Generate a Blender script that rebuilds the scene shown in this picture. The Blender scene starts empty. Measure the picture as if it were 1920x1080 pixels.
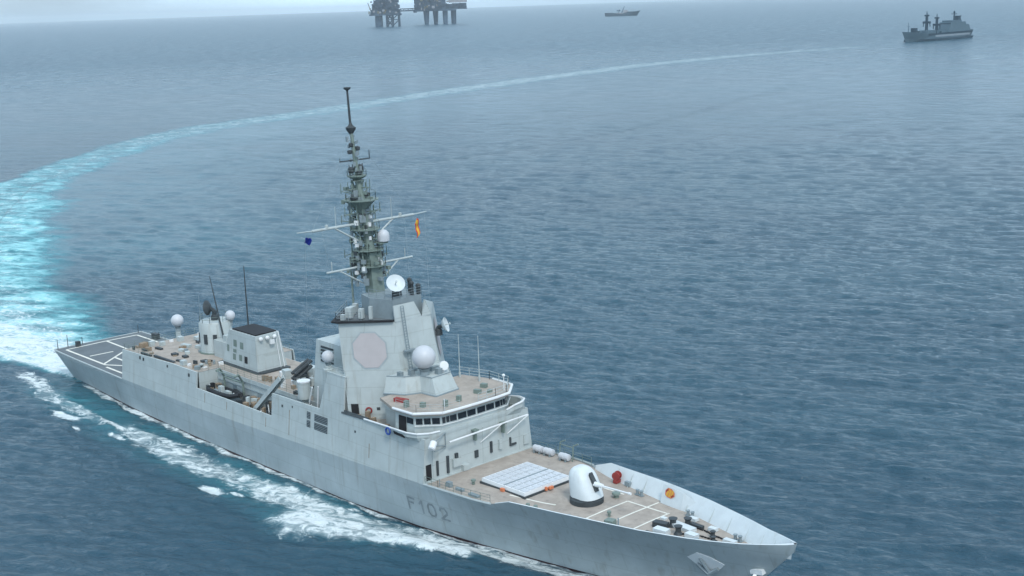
import bpy, bmesh, math, random
import numpy as np
from mathutils import Vector, Matrix

random.seed(7)
rng = np.random.default_rng(11)
SC = bpy.context.scene
COL = SC.collection
R = math.radians

# ------------------------------------------------------------------ camera
CAM = Vector((213.791, -97.077, 60.6))
YAW, PITCH, ROLL, FPX = 2.397587, 0.2153636, -0.03368875, 2437.718
cam_d = bpy.data.cameras.new('camera')
cam = bpy.data.objects.new('camera', cam_d)
COL.objects.link(cam)
fw = Vector((math.cos(YAW)*math.cos(PITCH), math.sin(YAW)*math.cos(PITCH), -math.sin(PITCH)))
rt0 = Vector((math.sin(YAW), -math.cos(YAW), 0))
up0 = rt0.cross(fw)
rt = rt0*math.cos(ROLL) + up0*math.sin(ROLL)
up = up0*math.cos(ROLL) - rt0*math.sin(ROLL)
mw = Matrix.Identity(4)
for i in range(3):
    mw[i][0], mw[i][1], mw[i][2], mw[i][3] = rt[i], up[i], -fw[i], CAM[i]
cam.matrix_world = mw
cam_d.sensor_fit = 'HORIZONTAL'
cam_d.sensor_width = 36
cam_d.lens = FPX/1920*36
cam_d.clip_start = 1.0
cam_d.clip_end = 200000
SC.camera = cam

# ------------------------------------------------------------------ sky and sun
SUN_AZ, SUN_EL = R(-25), R(52)      # azimuth from +x (the bow) towards +y (port)
world = bpy.data.worlds.new('World')
SC.world = world
world.use_nodes = True
wn = world.node_tree.nodes
wl = world.node_tree.links
wn.clear()
wout = wn.new('ShaderNodeOutputWorld')
bg = wn.new('ShaderNodeBackground')
sky = wn.new('ShaderNodeTexSky')
sky.sky_type = 'NISHITA'
sky.sun_disc = False
sky.sun_elevation = SUN_EL
sky.sun_rotation = math.pi/2 - SUN_AZ
sky.altitude = 60
sky.air_density = 1.0
sky.dust_density = 3.0
sky.ozone_density = 1.5
tc = wn.new('ShaderNodeTexCoord')
mp = wn.new('ShaderNodeMapping')
mp.inputs['Scale'].default_value = (1.6, 1.6, 5.0)
cn = wn.new('ShaderNodeTexNoise')
cn.inputs['Scale'].default_value = 1.7
cn.inputs['Detail'].default_value = 6
cr = wn.new('ShaderNodeMapRange')
cr.inputs['From Min'].default_value = 0.30
cr.inputs['From Max'].default_value = 0.70
cr.inputs['To Min'].default_value = 0.35
cr.inputs['To Max'].default_value = 0.85
mx = wn.new('ShaderNodeMix')
mx.data_type = 'RGBA'
mx.inputs['B'].default_value = (7.0, 9.5, 11.7, 1)     # pale overcast, in the sky texture's own units
wl.new(tc.outputs['Generated'], mp.inputs['Vector'])
wl.new(mp.outputs['Vector'], cn.inputs['Vector'])
wl.new(cn.outputs['Fac'], cr.inputs['Value'])
wl.new(cr.outputs['Result'], mx.inputs['Factor'])
wl.new(sky.outputs['Color'], mx.inputs['A'])
wl.new(mx.outputs['Result'], bg.inputs['Color'])
bg.inputs['Strength'].default_value = 0.145
wl.new(bg.outputs['Background'], wout.inputs['Surface'])

sun_d = bpy.data.lights.new('sun', 'SUN')
sun_d.energy = 1.5
sun_d.angle = R(10)
sun_d.color = (1.0, 0.97, 0.92)
sun = bpy.data.objects.new('sun', sun_d)
COL.objects.link(sun)
sdir = Vector((math.cos(SUN_AZ)*math.cos(SUN_EL), math.sin(SUN_AZ)*math.cos(SUN_EL), math.sin(SUN_EL)))
sun.rotation_euler = (-sdir).to_track_quat('-Z', 'Y').to_euler()
sun.location = (0, 0, 300)
SC.view_settings.view_transform = 'Standard'
SC.view_settings.look = 'None'
SC.view_settings.exposure = 0.0
SC.view_settings.gamma = 1.0
SC.cycles.volume_bounces = 2
SC.cycles.max_bounces = 6

# ------------------------------------------------------------------ materials
def mat(name, col, rough=0.55, var=0.10, scale=0.6, streak=0.0, metallic=0.0, spec=0.4, bump=0.0, stain=None, stain_amt=0.0, seams=False):
    m = bpy.data.materials.new(name)
    m.use_nodes = True
    n, l = m.node_tree.nodes, m.node_tree.links
    b = n['Principled BSDF']
    b.inputs['Roughness'].default_value = rough
    b.inputs['Metallic'].default_value = metallic
    b.inputs['Specular IOR Level'].default_value = spec
    t = n.new('ShaderNodeTexCoord')
    ns = n.new('ShaderNodeTexNoise')
    ns.inputs['Scale'].default_value = scale
    ns.inputs['Detail'].default_value = 8
    ns.inputs['Roughness'].default_value = 0.65
    l.new(t.outputs['Object'], ns.inputs['Vector'])
    mr = n.new('ShaderNodeMapRange')
    mr.inputs['From Min'].default_value = 0.3
    mr.inputs['From Max'].default_value = 0.7
    mr.inputs['To Min'].default_value = 1-var
    mr.inputs['To Max'].default_value = 1+var
    l.new(ns.outputs['Fac'], mr.inputs['Value'])
    mul = n.new('ShaderNodeVectorMath')
    mul.operation = 'SCALE'
    mul.inputs[0].default_value = col
    l.new(mr.outputs['Result'], mul.inputs['Scale'])
    last = mul.outputs['Vector']
    if stain is not None:
        mp = n.new('ShaderNodeMapping')
        mp.inputs['Scale'].default_value = (1.3, 1.3, 0.14)
        l.new(t.outputs['Object'], mp.inputs['Vector'])
        n2 = n.new('ShaderNodeTexNoise')
        n2.inputs['Scale'].default_value = 1.0
        n2.inputs['Detail'].default_value = 6
        l.new(mp.outputs['Vector'], n2.inputs['Vector'])
        m2 = n.new('ShaderNodeMapRange')
        m2.inputs['From Min'].default_value = 0.56
        m2.inputs['From Max'].default_value = 0.80
        m2.inputs['To Max'].default_value = stain_amt
        l.new(n2.outputs['Fac'], m2.inputs['Value'])
        mm = n.new('ShaderNodeMix')
        mm.data_type = 'RGBA'
        mm.inputs['B'].default_value = (*stain, 1)
        l.new(m2.outputs['Result'], mm.inputs['Factor'])
        l.new(last, mm.inputs['A'])
        last = mm.outputs['Result']
    if seams:      # plate seams, faintly darker
        sx = n.new('ShaderNodeSeparateXYZ'); l.new(t.outputs['Object'], sx.inputs[0])
        cx = n.new('ShaderNodeCombineXYZ'); l.new(sx.outputs['X'], cx.inputs['X']); l.new(sx.outputs['Z'], cx.inputs['Y'])
        bk = n.new('ShaderNodeTexBrick'); bk.inputs['Scale'].default_value = 1.0; bk.inputs['Brick Width'].default_value = 5.5; bk.inputs['Row Height'].default_value = 2.1
        bk.inputs['Mortar Size'].default_value = 0.05; bk.inputs['Mortar Smooth'].default_value = 0.4
        bk.inputs['Color1'].default_value = (1.0, 1.0, 1.0, 1); bk.inputs['Color2'].default_value = (0.94, 0.95, 0.95, 1); bk.inputs['Mortar'].default_value = (0.84, 0.84, 0.83, 1)
        l.new(cx.outputs[0], bk.inputs['Vector'])
        mm2 = n.new('ShaderNodeVectorMath'); mm2.operation = 'MULTIPLY'; l.new(last, mm2.inputs[0]); l.new(bk.outputs['Color'], mm2.inputs[1]); last = mm2.outputs['Vector']
    l.new(last, b.inputs['Base Color'])
    if bump:
        bn = n.new('ShaderNodeBump')
        bn.inputs['Strength'].default_value = bump
        bn.inputs['Distance'].default_value = 0.05
        l.new(ns.outputs['Fac'], bn.inputs['Height'])
        l.new(bn.outputs['Normal'], b.inputs['Normal'])
    return m

M = {}
M['hull'] = mat('hull_grey_shaded', (0.375, 0.43, 0.445), 0.5, 0.13, 0.22, stain=(0.21, 0.20, 0.17), stain_amt=0.5, seams=True)  # same paint as the superstructure, shade of the flared sides put into its colour
M['grey'] = mat('pale_grey_paint', (0.45, 0.50, 0.495), 0.5, 0.09, 0.35, stain=(0.26, 0.24, 0.19), stain_amt=0.5, seams=True)
M['mast'] = mat('mast_grey_paint', (0.17, 0.22, 0.195), 0.55, 0.15, 1.2)
M['midgrey'] = mat('mid_grey_paint', (0.22, 0.27, 0.29), 0.55, 0.12, 0.8)
M['dark'] = mat('dark_grey_fittings', (0.045, 0.055, 0.06), 0.6, 0.3, 1.5)
M['black'] = mat('black_soot_paint', (0.012, 0.012, 0.014), 0.7, 0.3, 1.0)
M['white'] = mat('white_paint', (0.72, 0.74, 0.74), 0.4, 0.05, 0.8, stain=(0.45, 0.42, 0.36), stain_amt=0.25)
M['gun'] = mat('gun_house_paint', (0.60, 0.65, 0.66), 0.45, 0.06, 0.8, stain=(0.40, 0.39, 0.34), stain_amt=0.3)
M['radome'] = mat('radome_white', (0.53, 0.55, 0.575), 0.4, 0.03, 0.8)
M['deck'] = mat('brown_grey_deck', (0.36, 0.315, 0.27), 0.85, 0.2, 0.5, stain=(0.20, 0.18, 0.165), stain_amt=0.75, bump=0.2)
M['flight'] = mat('flight_deck_grey', (0.125, 0.145, 0.155), 0.85, 0.16, 0.4, bump=0.2)
M['line'] = mat('deck_line_paint', (0.70, 0.68, 0.60), 0.7, 0.12, 1.5)
M['panel'] = mat('radar_panel_buff', (0.46, 0.43, 0.43), 0.6, 0.04, 0.8)
M['glass'] = mat('dark_window_glass', (0.008, 0.012, 0.018), 0.12, 0.2, 1.0, spec=0.6)
M['letter'] = mat('hull_number_paint', (0.235, 0.272, 0.288), 0.6, 0.3, 1.2)
M['red'] = mat('red_paint', (0.28, 0.04, 0.035), 0.5, 0.15, 2.0)
M['orange'] = mat('orange_cloth', (0.62, 0.20, 0.09), 0.7, 0.1, 2.0)
M['flagred'] = mat('flag_red_cloth', (0.55, 0.035, 0.02), 0.8, 0.1, 2.0)
M['flagyellow'] = mat('flag_yellow_cloth', (0.66, 0.37, 0.04), 0.8, 0.1, 2.0)
M['flagblue'] = mat('flag_blue_cloth', (0.01, 0.03, 0.30), 0.8, 0.1, 2.0)
M['ringblue'] = mat('blue_ring_paint', (0.03, 0.08, 0.30), 0.5, 0.1, 2.0)
M['rubber'] = mat('black_rubber', (0.02, 0.022, 0.025), 0.7, 0.2, 2.0)
M['ropes'] = mat('tan_gear', (0.26, 0.20, 0.14), 0.8, 0.3, 2.0)
M['boot'] = mat('boot_topping_dark', (0.035, 0.012, 0.016), 0.5, 0.2, 0.5)
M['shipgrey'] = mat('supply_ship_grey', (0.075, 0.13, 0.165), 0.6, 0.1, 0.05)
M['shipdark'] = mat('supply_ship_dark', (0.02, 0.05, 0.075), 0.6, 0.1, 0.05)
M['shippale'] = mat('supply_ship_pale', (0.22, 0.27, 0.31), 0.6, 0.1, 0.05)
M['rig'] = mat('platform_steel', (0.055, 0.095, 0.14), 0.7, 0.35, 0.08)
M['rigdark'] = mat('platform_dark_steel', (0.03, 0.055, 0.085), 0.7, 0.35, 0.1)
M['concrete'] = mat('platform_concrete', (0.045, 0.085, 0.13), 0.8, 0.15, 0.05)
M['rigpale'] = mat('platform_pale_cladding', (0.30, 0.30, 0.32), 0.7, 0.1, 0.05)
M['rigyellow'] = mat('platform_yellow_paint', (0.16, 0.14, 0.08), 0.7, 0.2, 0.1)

# ------------------------------------------------------------------ mesh helpers
ORG = {}
WHOLE = {'hull','bulwark','slat','lattice','halyard','anchor_chain','pipework','launcher_seam','superstructure','crest_stripe','platform_railing'}

def root(name, loc, label, cat, group=None):
    o = bpy.data.objects.new(name, None)
    o.empty_display_size = 2
    COL.objects.link(o)
    o.location = loc
    ORG[o.name] = Vector(loc)
    o['label'] = label
    o['category'] = cat
    if group: o['group'] = group
    return o

class MB:
    def __init__(s): s.v, s.f = [], []
    def add(s, vs, fs):
        k = len(s.v); s.v += [tuple(v) for v in vs]; s.f += [[k+i for i in f] for f in fs]; return s
    def poly(s, pts): return s.add(pts, [list(range(len(pts)))])
    def box(s, x0, x1, y0, y1, z0, z1):
        v = [(x, y, z) for z in (z0, z1) for y in (y0, y1) for x in (x0, x1)]
        return s.add(v, [(0,1,3,2),(4,6,7,5),(0,4,5,1),(2,3,7,6),(0,2,6,4),(1,5,7,3)])
    def cb(s, c, d, rz=0.0):
        """box centred at c (base z) of size d turned rz about z"""
        if abs(c[2]-10.06) < 1e-6 and c[0] < 42: c = (c[0], c[1], c[2]-0.6*(42-c[0])/15.6)      # the hangar roof slopes down aft
        co, si = math.cos(rz), math.sin(rz); v = []
        for z in (0, d[2]):
            for y in (-d[1]/2, d[1]/2):
                for x in (-d[0]/2, d[0]/2):
                    v.append((c[0]+x*co-y*si, c[1]+x*si+y*co, c[2]+z))
        return s.add(v, [(0,1,3,2),(4,6,7,5),(0,4,5,1),(2,3,7,6),(0,2,6,4),(1,5,7,3)])
    def prism(s, pl, z0, z1, top=None):
        top = top or pl; n = len(pl)
        zb = z0 if isinstance(z0, (list, tuple)) else [z0]*n
        zt = z1 if isinstance(z1, (list, tuple)) else [z1]*n
        v = [(p[0], p[1], zb[i]) for i, p in enumerate(pl)] + [(p[0], p[1], zt[i]) for i, p in enumerate(top)]
        f = [list(range(n)), list(range(n, 2*n))] + [(i, (i+1) % n, n+(i+1) % n, n+i) for i in range(n)]
        return s.add(v, f)
    def plate(s, pts, t):
        """flat polygon given thickness t along its normal, centred"""
        p = [Vector(q) for q in pts]; nn = (p[1]-p[0]).cross(p[2]-p[0]).normalized()*(t/2); n = len(p)
        return s.add([q-nn for q in p]+[q+nn for q in p], [list(range(n)), list(range(n, 2*n))]+[(i, (i+1) % n, n+(i+1) % n, n+i) for i in range(n)])
    def tube(s, a, b, r0, r1=None, n=6):
        r1 = r0 if r1 is None else r1
        a, b = Vector(a), Vector(b); d = (b-a).normalized()
        u = d.orthogonal().normalized(); w = d.cross(u); v = []
        for p, r in ((a, r0), (b, r1)):
            for i in range(n):
                t = 2*math.pi*i/n; v.append(p+u*(r*math.cos(t))+w*(r*math.sin(t)))
        return s.add(v, [list(range(n)), list(range(n, 2*n))]+[(i, (i+1) % n, n+(i+1) % n, n+i) for i in range(n)])
    def path(s, pts, r, n=5):
        for a, b in zip(pts[:-1], pts[1:]): s.tube(a, b, r, r, n)
        return s
    def lathe(s, c, prof, n=16, axis=(0,0,1), sx=1.0, sy=1.0):
        d = Vector(axis).normalized(); u = d.orthogonal().normalized() if abs(d.z) < 0.999 else Vector((1,0,0)); w = d.cross(u)
        c = Vector(c); v = []
        for r, z in prof:
            for i in range(n):
                t = 2*math.pi*i/n; v.append(c+d*z+u*(r*sx*math.cos(t))+w*(r*sy*math.sin(t)))
        m = len(prof); f = [list(range(n)), list(range((m-1)*n, m*n))]
        for j in range(m-1):
            for i in range(n): f.append((j*n+i, j*n+(i+1) % n, (j+1)*n+(i+1) % n, (j+1)*n+i))
        return s.add(v, f)
    def sphere(s, c, r, n=16, m=10, sz=1.0):
        return s.lathe(c, [(max(0.001, r*math.sin(math.pi*j/m)), -r*sz*math.cos(math.pi*j/m)) for j in range(m+1)], n)
    def torus(s, c, R0, r, axis, n=16, m=6):
        d = Vector(axis).normalized(); u = d.orthogonal().normalized(); w = d.cross(u); c = Vector(c); v, f = [], []
        for i in range(n):
            t = 2*math.pi*i/n; e = u*math.cos(t)+w*math.sin(t)
            for j in range(m):
                q = 2*math.pi*j/m; v.append(c+e*(R0+r*math.cos(q))+d*(r*math.sin(q)))
        for i in range(n):
            for j in range(m): f.append((i*m+j, i*m+(j+1) % m, ((i+1) % n)*m+(j+1) % m, ((i+1) % n)*m+j))
        return s.add(v, f)
    def rail(s, pts, h=1.1, step=1.6, r=0.022, wires=3):
        for a, b in zip(pts[:-1], pts[1:]):
            a, b = Vector(a), Vector(b); L = (b-a).length; k = max(1, round(L/step))
            for i in range(k+1):
                p = a.lerp(b, i/k); s.tube(p, p+Vector((0,0,h)), r*1.2, r*1.2, 4)
            for w in range(wires):
                z = Vector((0,0,h*(w+1)/wires)); s.tube(a+z, b+z, r, r, 4)
        return s
    def groups(s):
        """loose pieces, joined where their boxes touch"""
        p = list(range(len(s.v)))
        def fd(i):
            while p[i] != i: p[i] = p[p[i]]; i = p[i]
            return i
        for f in s.f:
            a = fd(f[0])
            for i in f[1:]: p[fd(i)] = a
        comp = {}
        for i in range(len(s.v)): comp.setdefault(fd(i), []).append(i)
        V = np.array(s.v); bb = [(V[i].min(0)-0.02, V[i].max(0)+0.02, i) for i in comp.values()]
        done = False
        while not done:
            done = True; out = []
            for lo, hi, ix in bb:
                for k, (l2, h2, i2) in enumerate(out):
                    if (lo <= h2).all() and (l2 <= hi).all():
                        out[k] = (np.minimum(lo, l2), np.maximum(hi, h2), i2+ix); done = False; break
                else: out.append((lo, hi, ix))
            bb = out
        return [b[2] for b in bb]
    def build(s, name, m, parent=None, smooth=False, label=None):
        if parent is None or name in WHOLE or len(s.v) > 6000: return s.build1(name, m, parent, smooth, label)
        gs = s.groups()
        if len(gs) == 1: return s.build1(name, m, parent, smooth, label)
        first = None
        for g in gs:
            mp_ = {old: new for new, old in enumerate(g)}; q = MB(); q.v = [s.v[i] for i in g]
            q.f = [[mp_[i] for i in f] for f in s.f if f[0] in mp_]
            o = q.build1(name, m, parent, smooth, label); first = first or o
        return first
    def build1(s, name, m, parent=None, smooth=False, label=None):
        me = bpy.data.meshes.new(name)
        org = ORG[parent.name] if parent is not None else Vector((0,0,0))
        me.from_pydata([(x-org.x, y-org.y, z-org.z) for x, y, z in s.v], [], s.f)
        bm = bmesh.new(); bm.from_mesh(me)
        bmesh.ops.recalc_face_normals(bm, faces=bm.faces)
        bm.to_mesh(me); bm.free()
        if smooth:
            me.polygons.foreach_set('use_smooth', [True]*len(me.polygons))
            try: me.set_sharp_from_angle(angle=R(40))
            except Exception: pass
        ms = m if isinstance(m, (list, tuple)) else [m]
        for q in ms: me.materials.append(M[q])
        o = bpy.data.objects.new(name, me)
        COL.objects.link(o)
        if parent is not None:
            o.parent = parent; ORG[o.name] = org
        else: ORG[o.name] = Vector((0,0,0))
        if label: o['label'] = label
        return o
    def thing(s, name, m, label, cat, group=None, base=None, smooth=False):
        """a one-mesh top-level thing whose origin sits at base"""
        base = Vector(base if base else s.v[0])
        s.v = [(x-base.x, y-base.y, z-base.z) for x, y, z in s.v]
        o = s.build(name, m, None, smooth); o.location = base
        o['label'] = label; o['category'] = cat
        if group: o['group'] = group
        return o

def lerp_t(x, t):
    return float(np.interp(x, [a for a, _ in t], [b for _, b in t]))

# ------------------------------------------------------------------ water
WAKE = [(4,0,7),(-20,1,11),(-50,2,19),(-97,14,23),(-150,38,23),(-205,67,21),(-262,100,17),(-327,155,15),(-380,208,15),
        (-415,262,19),(-436,320,19),(-464,402,20),(-500,490,21),(-550,640,22),(-604,830,23),(-624,1020,23),(-606,1200,20)]
def polyline_field(X, Y, pts):
    """nearest distance / half width and arc length along a polyline"""
    best = np.full(X.shape, 1e9); tt = np.zeros(X.shape); dist = np.full(X.shape, 1e9); side = np.zeros(X.shape)
    s0 = 0.0
    for (ax, ay, aw), (bx, by, bw) in zip(pts[:-1], pts[1:]):
        dx, dy = bx-ax, by-ay; L = math.hypot(dx, dy)
        u = np.clip(((X-ax)*dx+(Y-ay)*dy)/L**2, 0, 1)
        ex, ey = X-(ax+u*dx), Y-(ay+u*dy)
        d = np.hypot(ex, ey); w = aw+u*(bw-aw); q = d/w
        k = q < best
        best = np.where(k, q, best); tt = np.where(k, s0+u*L, tt); dist = np.where(k, d, dist)
        side = np.where(k, np.sign(dx*ey-dy*ex), side)
        s0 += L
    return best, tt, dist, side
def sstep(a, b, x):
    t = np.clip((x-a)/(b-a), 0, 1); return t*t*(3-2*t)
def vnoise(X, Y, seed):
    """cheap smooth value noise"""
    r = np.random.default_rng(seed); T = r.random((256, 256))
    xi, yi = np.floor(X).astype(np.int64), np.floor(Y).astype(np.int64); fx, fy = X-xi, Y-yi
    fx, fy = fx*fx*(3-2*fx), fy*fy*(3-2*fy)
    g = lambda i, j: T[i & 255, j & 255]
    return (g(xi, yi)*(1-fx)+g(xi+1, yi)*fx)*(1-fy)+(g(xi, yi+1)*(1-fx)+g(xi+1, yi+1)*fx)*fy
def fbm(X, Y, seed, oct=4):
    s, a, t = 0, 0.5, 0
    for o in range(oct):
        s = s+a*vnoise(X*2**o+17*o, Y*2**o-31*o, seed+o); t += a; a *= 0.55
    return s/t

WLINE = [(3,6.3),(12,7.2),(26,8.1),(45,8.55),(85,8.5),(98,7.5),(108,6.0),(118,4.2),(128,2.2),(134,0.9),(138,0.05)]
def build_water():
    dep = np.concatenate([np.linspace(1.50, 0.52, 30, endpoint=False), np.linspace(0.52, 0.0115, 1000, endpoint=False),
                          np.linspace(0.0115, 0.00205, 26)])
    rr = np.concatenate([[0.5], 60.6/np.tan(dep)])
    half = R(27)
    a_in = np.linspace(YAW-half, YAW+half, 1000)
    a_out = np.linspace(YAW+half, YAW-half+2*math.pi, 72)[1:-1]
    aa = np.concatenate([a_in, a_out]); n = len(aa); m = len(rr)
    A, RR = np.meshgrid(aa, rr)
    X = CAM.x+RR*np.cos(A); Y = CAM.y+RR*np.sin(A)
    cell = np.gradient(rr)[:, None]*np.ones((1, n))
    outer = np.zeros((m, n)); outer[:, len(a_in):] = 1
    cell = np.where(outer > 0, np.maximum(cell, RR*0.09), cell)
    Z = np.zeros_like(X)
    # wind sea: crests lie mostly across the view
    main = YAW-R(24)
    for i in range(95):
        lam = 1.6*(18/1.6)**(rng.random()**1.1)
        th = main+rng.normal(0, 0.36); k = 2*math.pi/lam
        amp = 0.0125*lam**0.62*math.exp(-(lam/17)**2)
        fade = sstep(0.55, 0.28, cell/lam)
        ph = k*(X*math.cos(th)+Y*math.sin(th))+rng.random()*6.283
        Z += fade*amp*(0.55*np.sin(ph)+0.75*(0.64-np.abs(np.sin(ph/2))))      # peaked crests
    gust = fbm(X/55, Y/55, 5, 3)
    Z *= 0.65+0.55*gust
    # foam (white) and churn (aerated turquoise water)
    foam = np.zeros_like(X); churn = np.zeros_like(X)
    q, t, d, side = polyline_field(X, Y, WAKE)
    wob = fbm(X/14, Y/14, 21, 4)-0.5
    wob2 = fbm(X/5, Y/5, 31, 4)-0.5
    outerside = side > 0
    edge = np.where(outerside, sstep(1.12, 0.82, q+0.55*wob), sstep(1.15, 0.40, q+0.8*wob))
    age = np.interp(t, [0, 40, 110, 200, 290, 380, 480, 650, 900, 1300, 1700], [1, 1, 1, 0.88, 0.70, 0.54, 0.42, 0.28, 0.16, 0.10, 0.05])
    churn = edge*np.clip(age, 0, 1)
    fage = np.interp(t, [0, 30, 70, 120, 200, 290, 400, 600, 900, 1300, 1700], [0.86, 0.80, 0.64, 0.46, 0.34, 0.31, 0.32, 0.38, 0.44, 0.44, 0.34])
    prof = np.where(outerside, np.interp(q, [0, 0.9, 1.2], [1, 0.95, 0.4]), np.interp(q, [0, 0.3, 0.8, 1.2], [1, 0.85, 0.4, 0.0]))
    # the port half of the trail near the stern holds less foam
    foam = fage*prof*edge*np.where((side < 0) & (t < 180), 0.78, 1.0)
    # smoother, faintly aerated water inside the turn, and an older ship track crossing beyond
    slick = np.where(side < 0, sstep(150, 20, d-15*wob)*sstep(60, 140, t)*sstep(900, 420, t), 0)*(0.55+0.9*fbm(X/26, Y/26, 71, 3))
    q2, t2, d2, s2 = polyline_field(X, Y, [(-187,214,6),(-186,256,8),(-191,307,10),(-205,375,12),(-246,490,14),(-305,652,16)])
    slick = np.clip(slick, 0, 1)-0.8*sstep(1.0, 0.2, 1.6*q2+0.8*wob)     # the old track is rougher, so it reads darker
    churn = np.maximum(churn, 0.13*np.clip(slick, 0, 1))
    # --- beside the hull
    bw = np.interp(X, [a for a, _ in WLINE], [b for _, b in WLINE])
    off = -Y-bw                                   # metres out from the starboard waterline
    offp = Y-bw
    inx = (X > -3) & (X < 139.5)
    n1 = fbm(X/7, Y/2.6, 41, 4)-0.5
    n2 = fbm(X/2.2, Y/1.1, 51, 4)-0.5
    def band(x0, x1, c, w, s, sx=5.0, wx=None):
        """foam strip: centre offset c(x) and half width w(x) as tables"""
        cc = np.interp(X, *zip(*c)); ww = np.interp(X, *zip(*w))
        e = np.abs(off+1.6*n1-cc)/ww
        return s*sstep(1.15, 0.35, e+0.6*n2)*sstep(x0-sx, x0+sx, X)*sstep(x1+sx, x1-sx, X)
    hug = band(8, 138, [(0, 0.2), (139, 0.2)], [(0, 0.8), (60, 0.75), (100, 0.6), (139, 0.8)], 0.62)
    breaker = band(83, 111, [(80, 8.4), (90, 7.6), (100, 4.9), (110, 3.0), (113, 2.4)], [(80, 3.6), (88, 4.8), (95, 3.6), (104, 2.5), (112, 1.6)], 0.78, 3)
    inner = band(66, 120, [(60, 5.0), (80, 4.4), (95, 3.6), (108, 2.0), (120, 1.5)], [(60, 3.0), (80, 3.8), (95, 3.0), (108, 1.8), (120, 1.2)], 0.65, 6)
    trail = band(34, 76, [(30, 5.0), (50, 5.4), (75, 4.6)], [(30, 2.4), (55, 3.4), (75, 3.2)], 0.60, 8)
    bow = band(108, 140, [(108, 2.2), (125, 2.0), (140, 1.0)], [(108, 1.6), (125, 1.7), (140, 1.3)], 0.70, 4)
    aft = band(-10, 32, [(-10, 4.5), (10, 7), (32, 6.2)], [(-10, 2.2), (10, 2.4), (32, 2.2)], 0.50, 6)
    def blot(cx, cy, lx, ly, rot, s):
        c0, s0 = math.cos(rot), math.sin(rot)
        u = ((X-cx)*c0+(Y-cy)*s0)/lx; v = (-(X-cx)*s0+(Y-cy)*c0)/ly
        return s*sstep(1.2, 0.3, np.hypot(u, v)+0.9*n2+0.4*n1)
    blots = np.zeros_like(X)
    for b in [(68.6,-18.0,3.0,1.0,0.25,0.95),(73.5,-16.6,2.6,0.5,0.1,0.55),(22.5,-17.2,5.6,1.1,0.1,0.95),(32.5,-14.2,5.6,0.9,0.0,0.80),
              (-3.0,-12.2,4.2,0.9,0.2,0.85),(39,-16.4,3.0,0.6,0.0,0.7),(12,-15.4,3.5,0.7,0.1,0.6),(47,-15.6,3.2,0.7,0,0.6),(30,-18.6,1.8,0.4,0,0.6)]:
        blots = np.maximum(blots, blot(*b))
    star = (Y < 0)
    side_foam = np.where(star, np.maximum.reduce([hug, breaker, inner, trail, bow, aft, blots]), 0)
    foam = np.maximum(foam, side_foam)
    tq = sstep(1.1, 0.2, np.abs(off+2*n1-5.0)/6.5)*sstep(-6, 14, X)*sstep(108, 84, X)*star
    churn = np.maximum(churn, 0.24*tq*(0.5+1.2*fbm(X/9, Y/3.5, 61, 3))+0.3*np.where(star, np.maximum(breaker, inner), 0))
    # port quarter: broken white water against the stern, seen behind the flight deck
    pq = np.zeros_like(X)
    for b in [(2,14,9,5,0.2,0.75),(14,12.5,12,3.2,0.0,0.8),(27,11.4,8,2.0,0,0.6)]:
        pq = np.maximum(pq, blot(*b))
    pband = 0.7*sstep(1.1, 0.3, np.abs(offp+1.2*n1-0.8)/1.3+0.6*n2)*inx*(Y > 0)
    foam = np.maximum(foam, np.maximum(pq, pband*0.8)); churn = np.maximum(churn, 0.5*pq)
    # bow wave ridge, stern mound and churn roughness as real relief
    near = inx*sstep(16, 2, np.abs(np.where(star, off, offp)-3.5))
    Z += star*sstep(70, 100, X)*sstep(150, 128, X)*np.interp(X, [80, 110, 140], [0.35, 0.65, 0.8])*np.exp(-((off-np.interp(X, [80, 110, 140], [7.5, 4.0, 2.0]))/np.where(off > np.interp(X, [80, 110, 140], [7.5, 4.0, 2.0]), 4.5, 2.5))**2)
    Z += 0.55*breaker*sstep(0, 1, breaker)+0.35*near*(n1+0.3*n2)
    Z += 0.5*churn*wob2*sstep(2.5, 1.0, cell)+0.25*churn*np.clip(age, 0, 1)*edge
    Z += 0.25*foam*n2*sstep(1.5, 0.6, cell)
    # the hull displaces it: keep the sheet low inside the waterline
    v = np.stack([X, Y, Z], -1).reshape(-1, 3).astype(np.float32)
    I = np.arange(m-1)[:, None]*n; J = np.arange(n)[None, :]; J2 = (J+1) % n
    F = np.stack([I+J, I+J2, I+n+J2, I+n+J], -1).reshape(-1, 4).astype(np.int32)
    me = bpy.data.meshes.new('water')
    me.vertices.add(len(v)); me.vertices.foreach_set('co', v.ravel())
    me.loops.add(F.size); me.loops.foreach_set('vertex_index', F.ravel())
    me.polygons.add(len(F))
    me.polygons.foreach_set('loop_start', np.arange(0, F.size, 4, dtype=np.int32))
    me.polygons.foreach_set('use_smooth', np.ones(len(F), dtype=bool))
    me.update(calc_edges=True)
    for nm, val in (('foam', foam), ('churn', churn), ('slick', slick)):
        at = me.attributes.new(nm, 'FLOAT', 'POINT')
        at.data.foreach_set('value', np.clip(val, -1 if nm == 'slick' else 0, 1).ravel().astype(np.float32))
    o = bpy.data.objects.new('water', me); COL.objects.link(o); o['kind'] = 'structure'
    # ---- material
    m_ = bpy.data.materials.new('sea_water'); m_.use_nodes = True
    nd, lk = m_.node_tree.nodes, m_.node_tree.links
    b = nd['Principled BSDF']
    def N(t, **kw):
        x = nd.new(t)
        for k2, v2 in kw.items(): setattr(x, k2, v2)
        return x
    def math_(op, a, b2=None):
        x = N('ShaderNodeMath', operation=op)
        for i, q2 in enumerate((a, b2)):
            if q2 is None: continue
            if isinstance(q2, (int, float)): x.inputs[i].default_value = q2
            else: lk.new(q2, x.inputs[i])
        return x.outputs[0]
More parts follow.
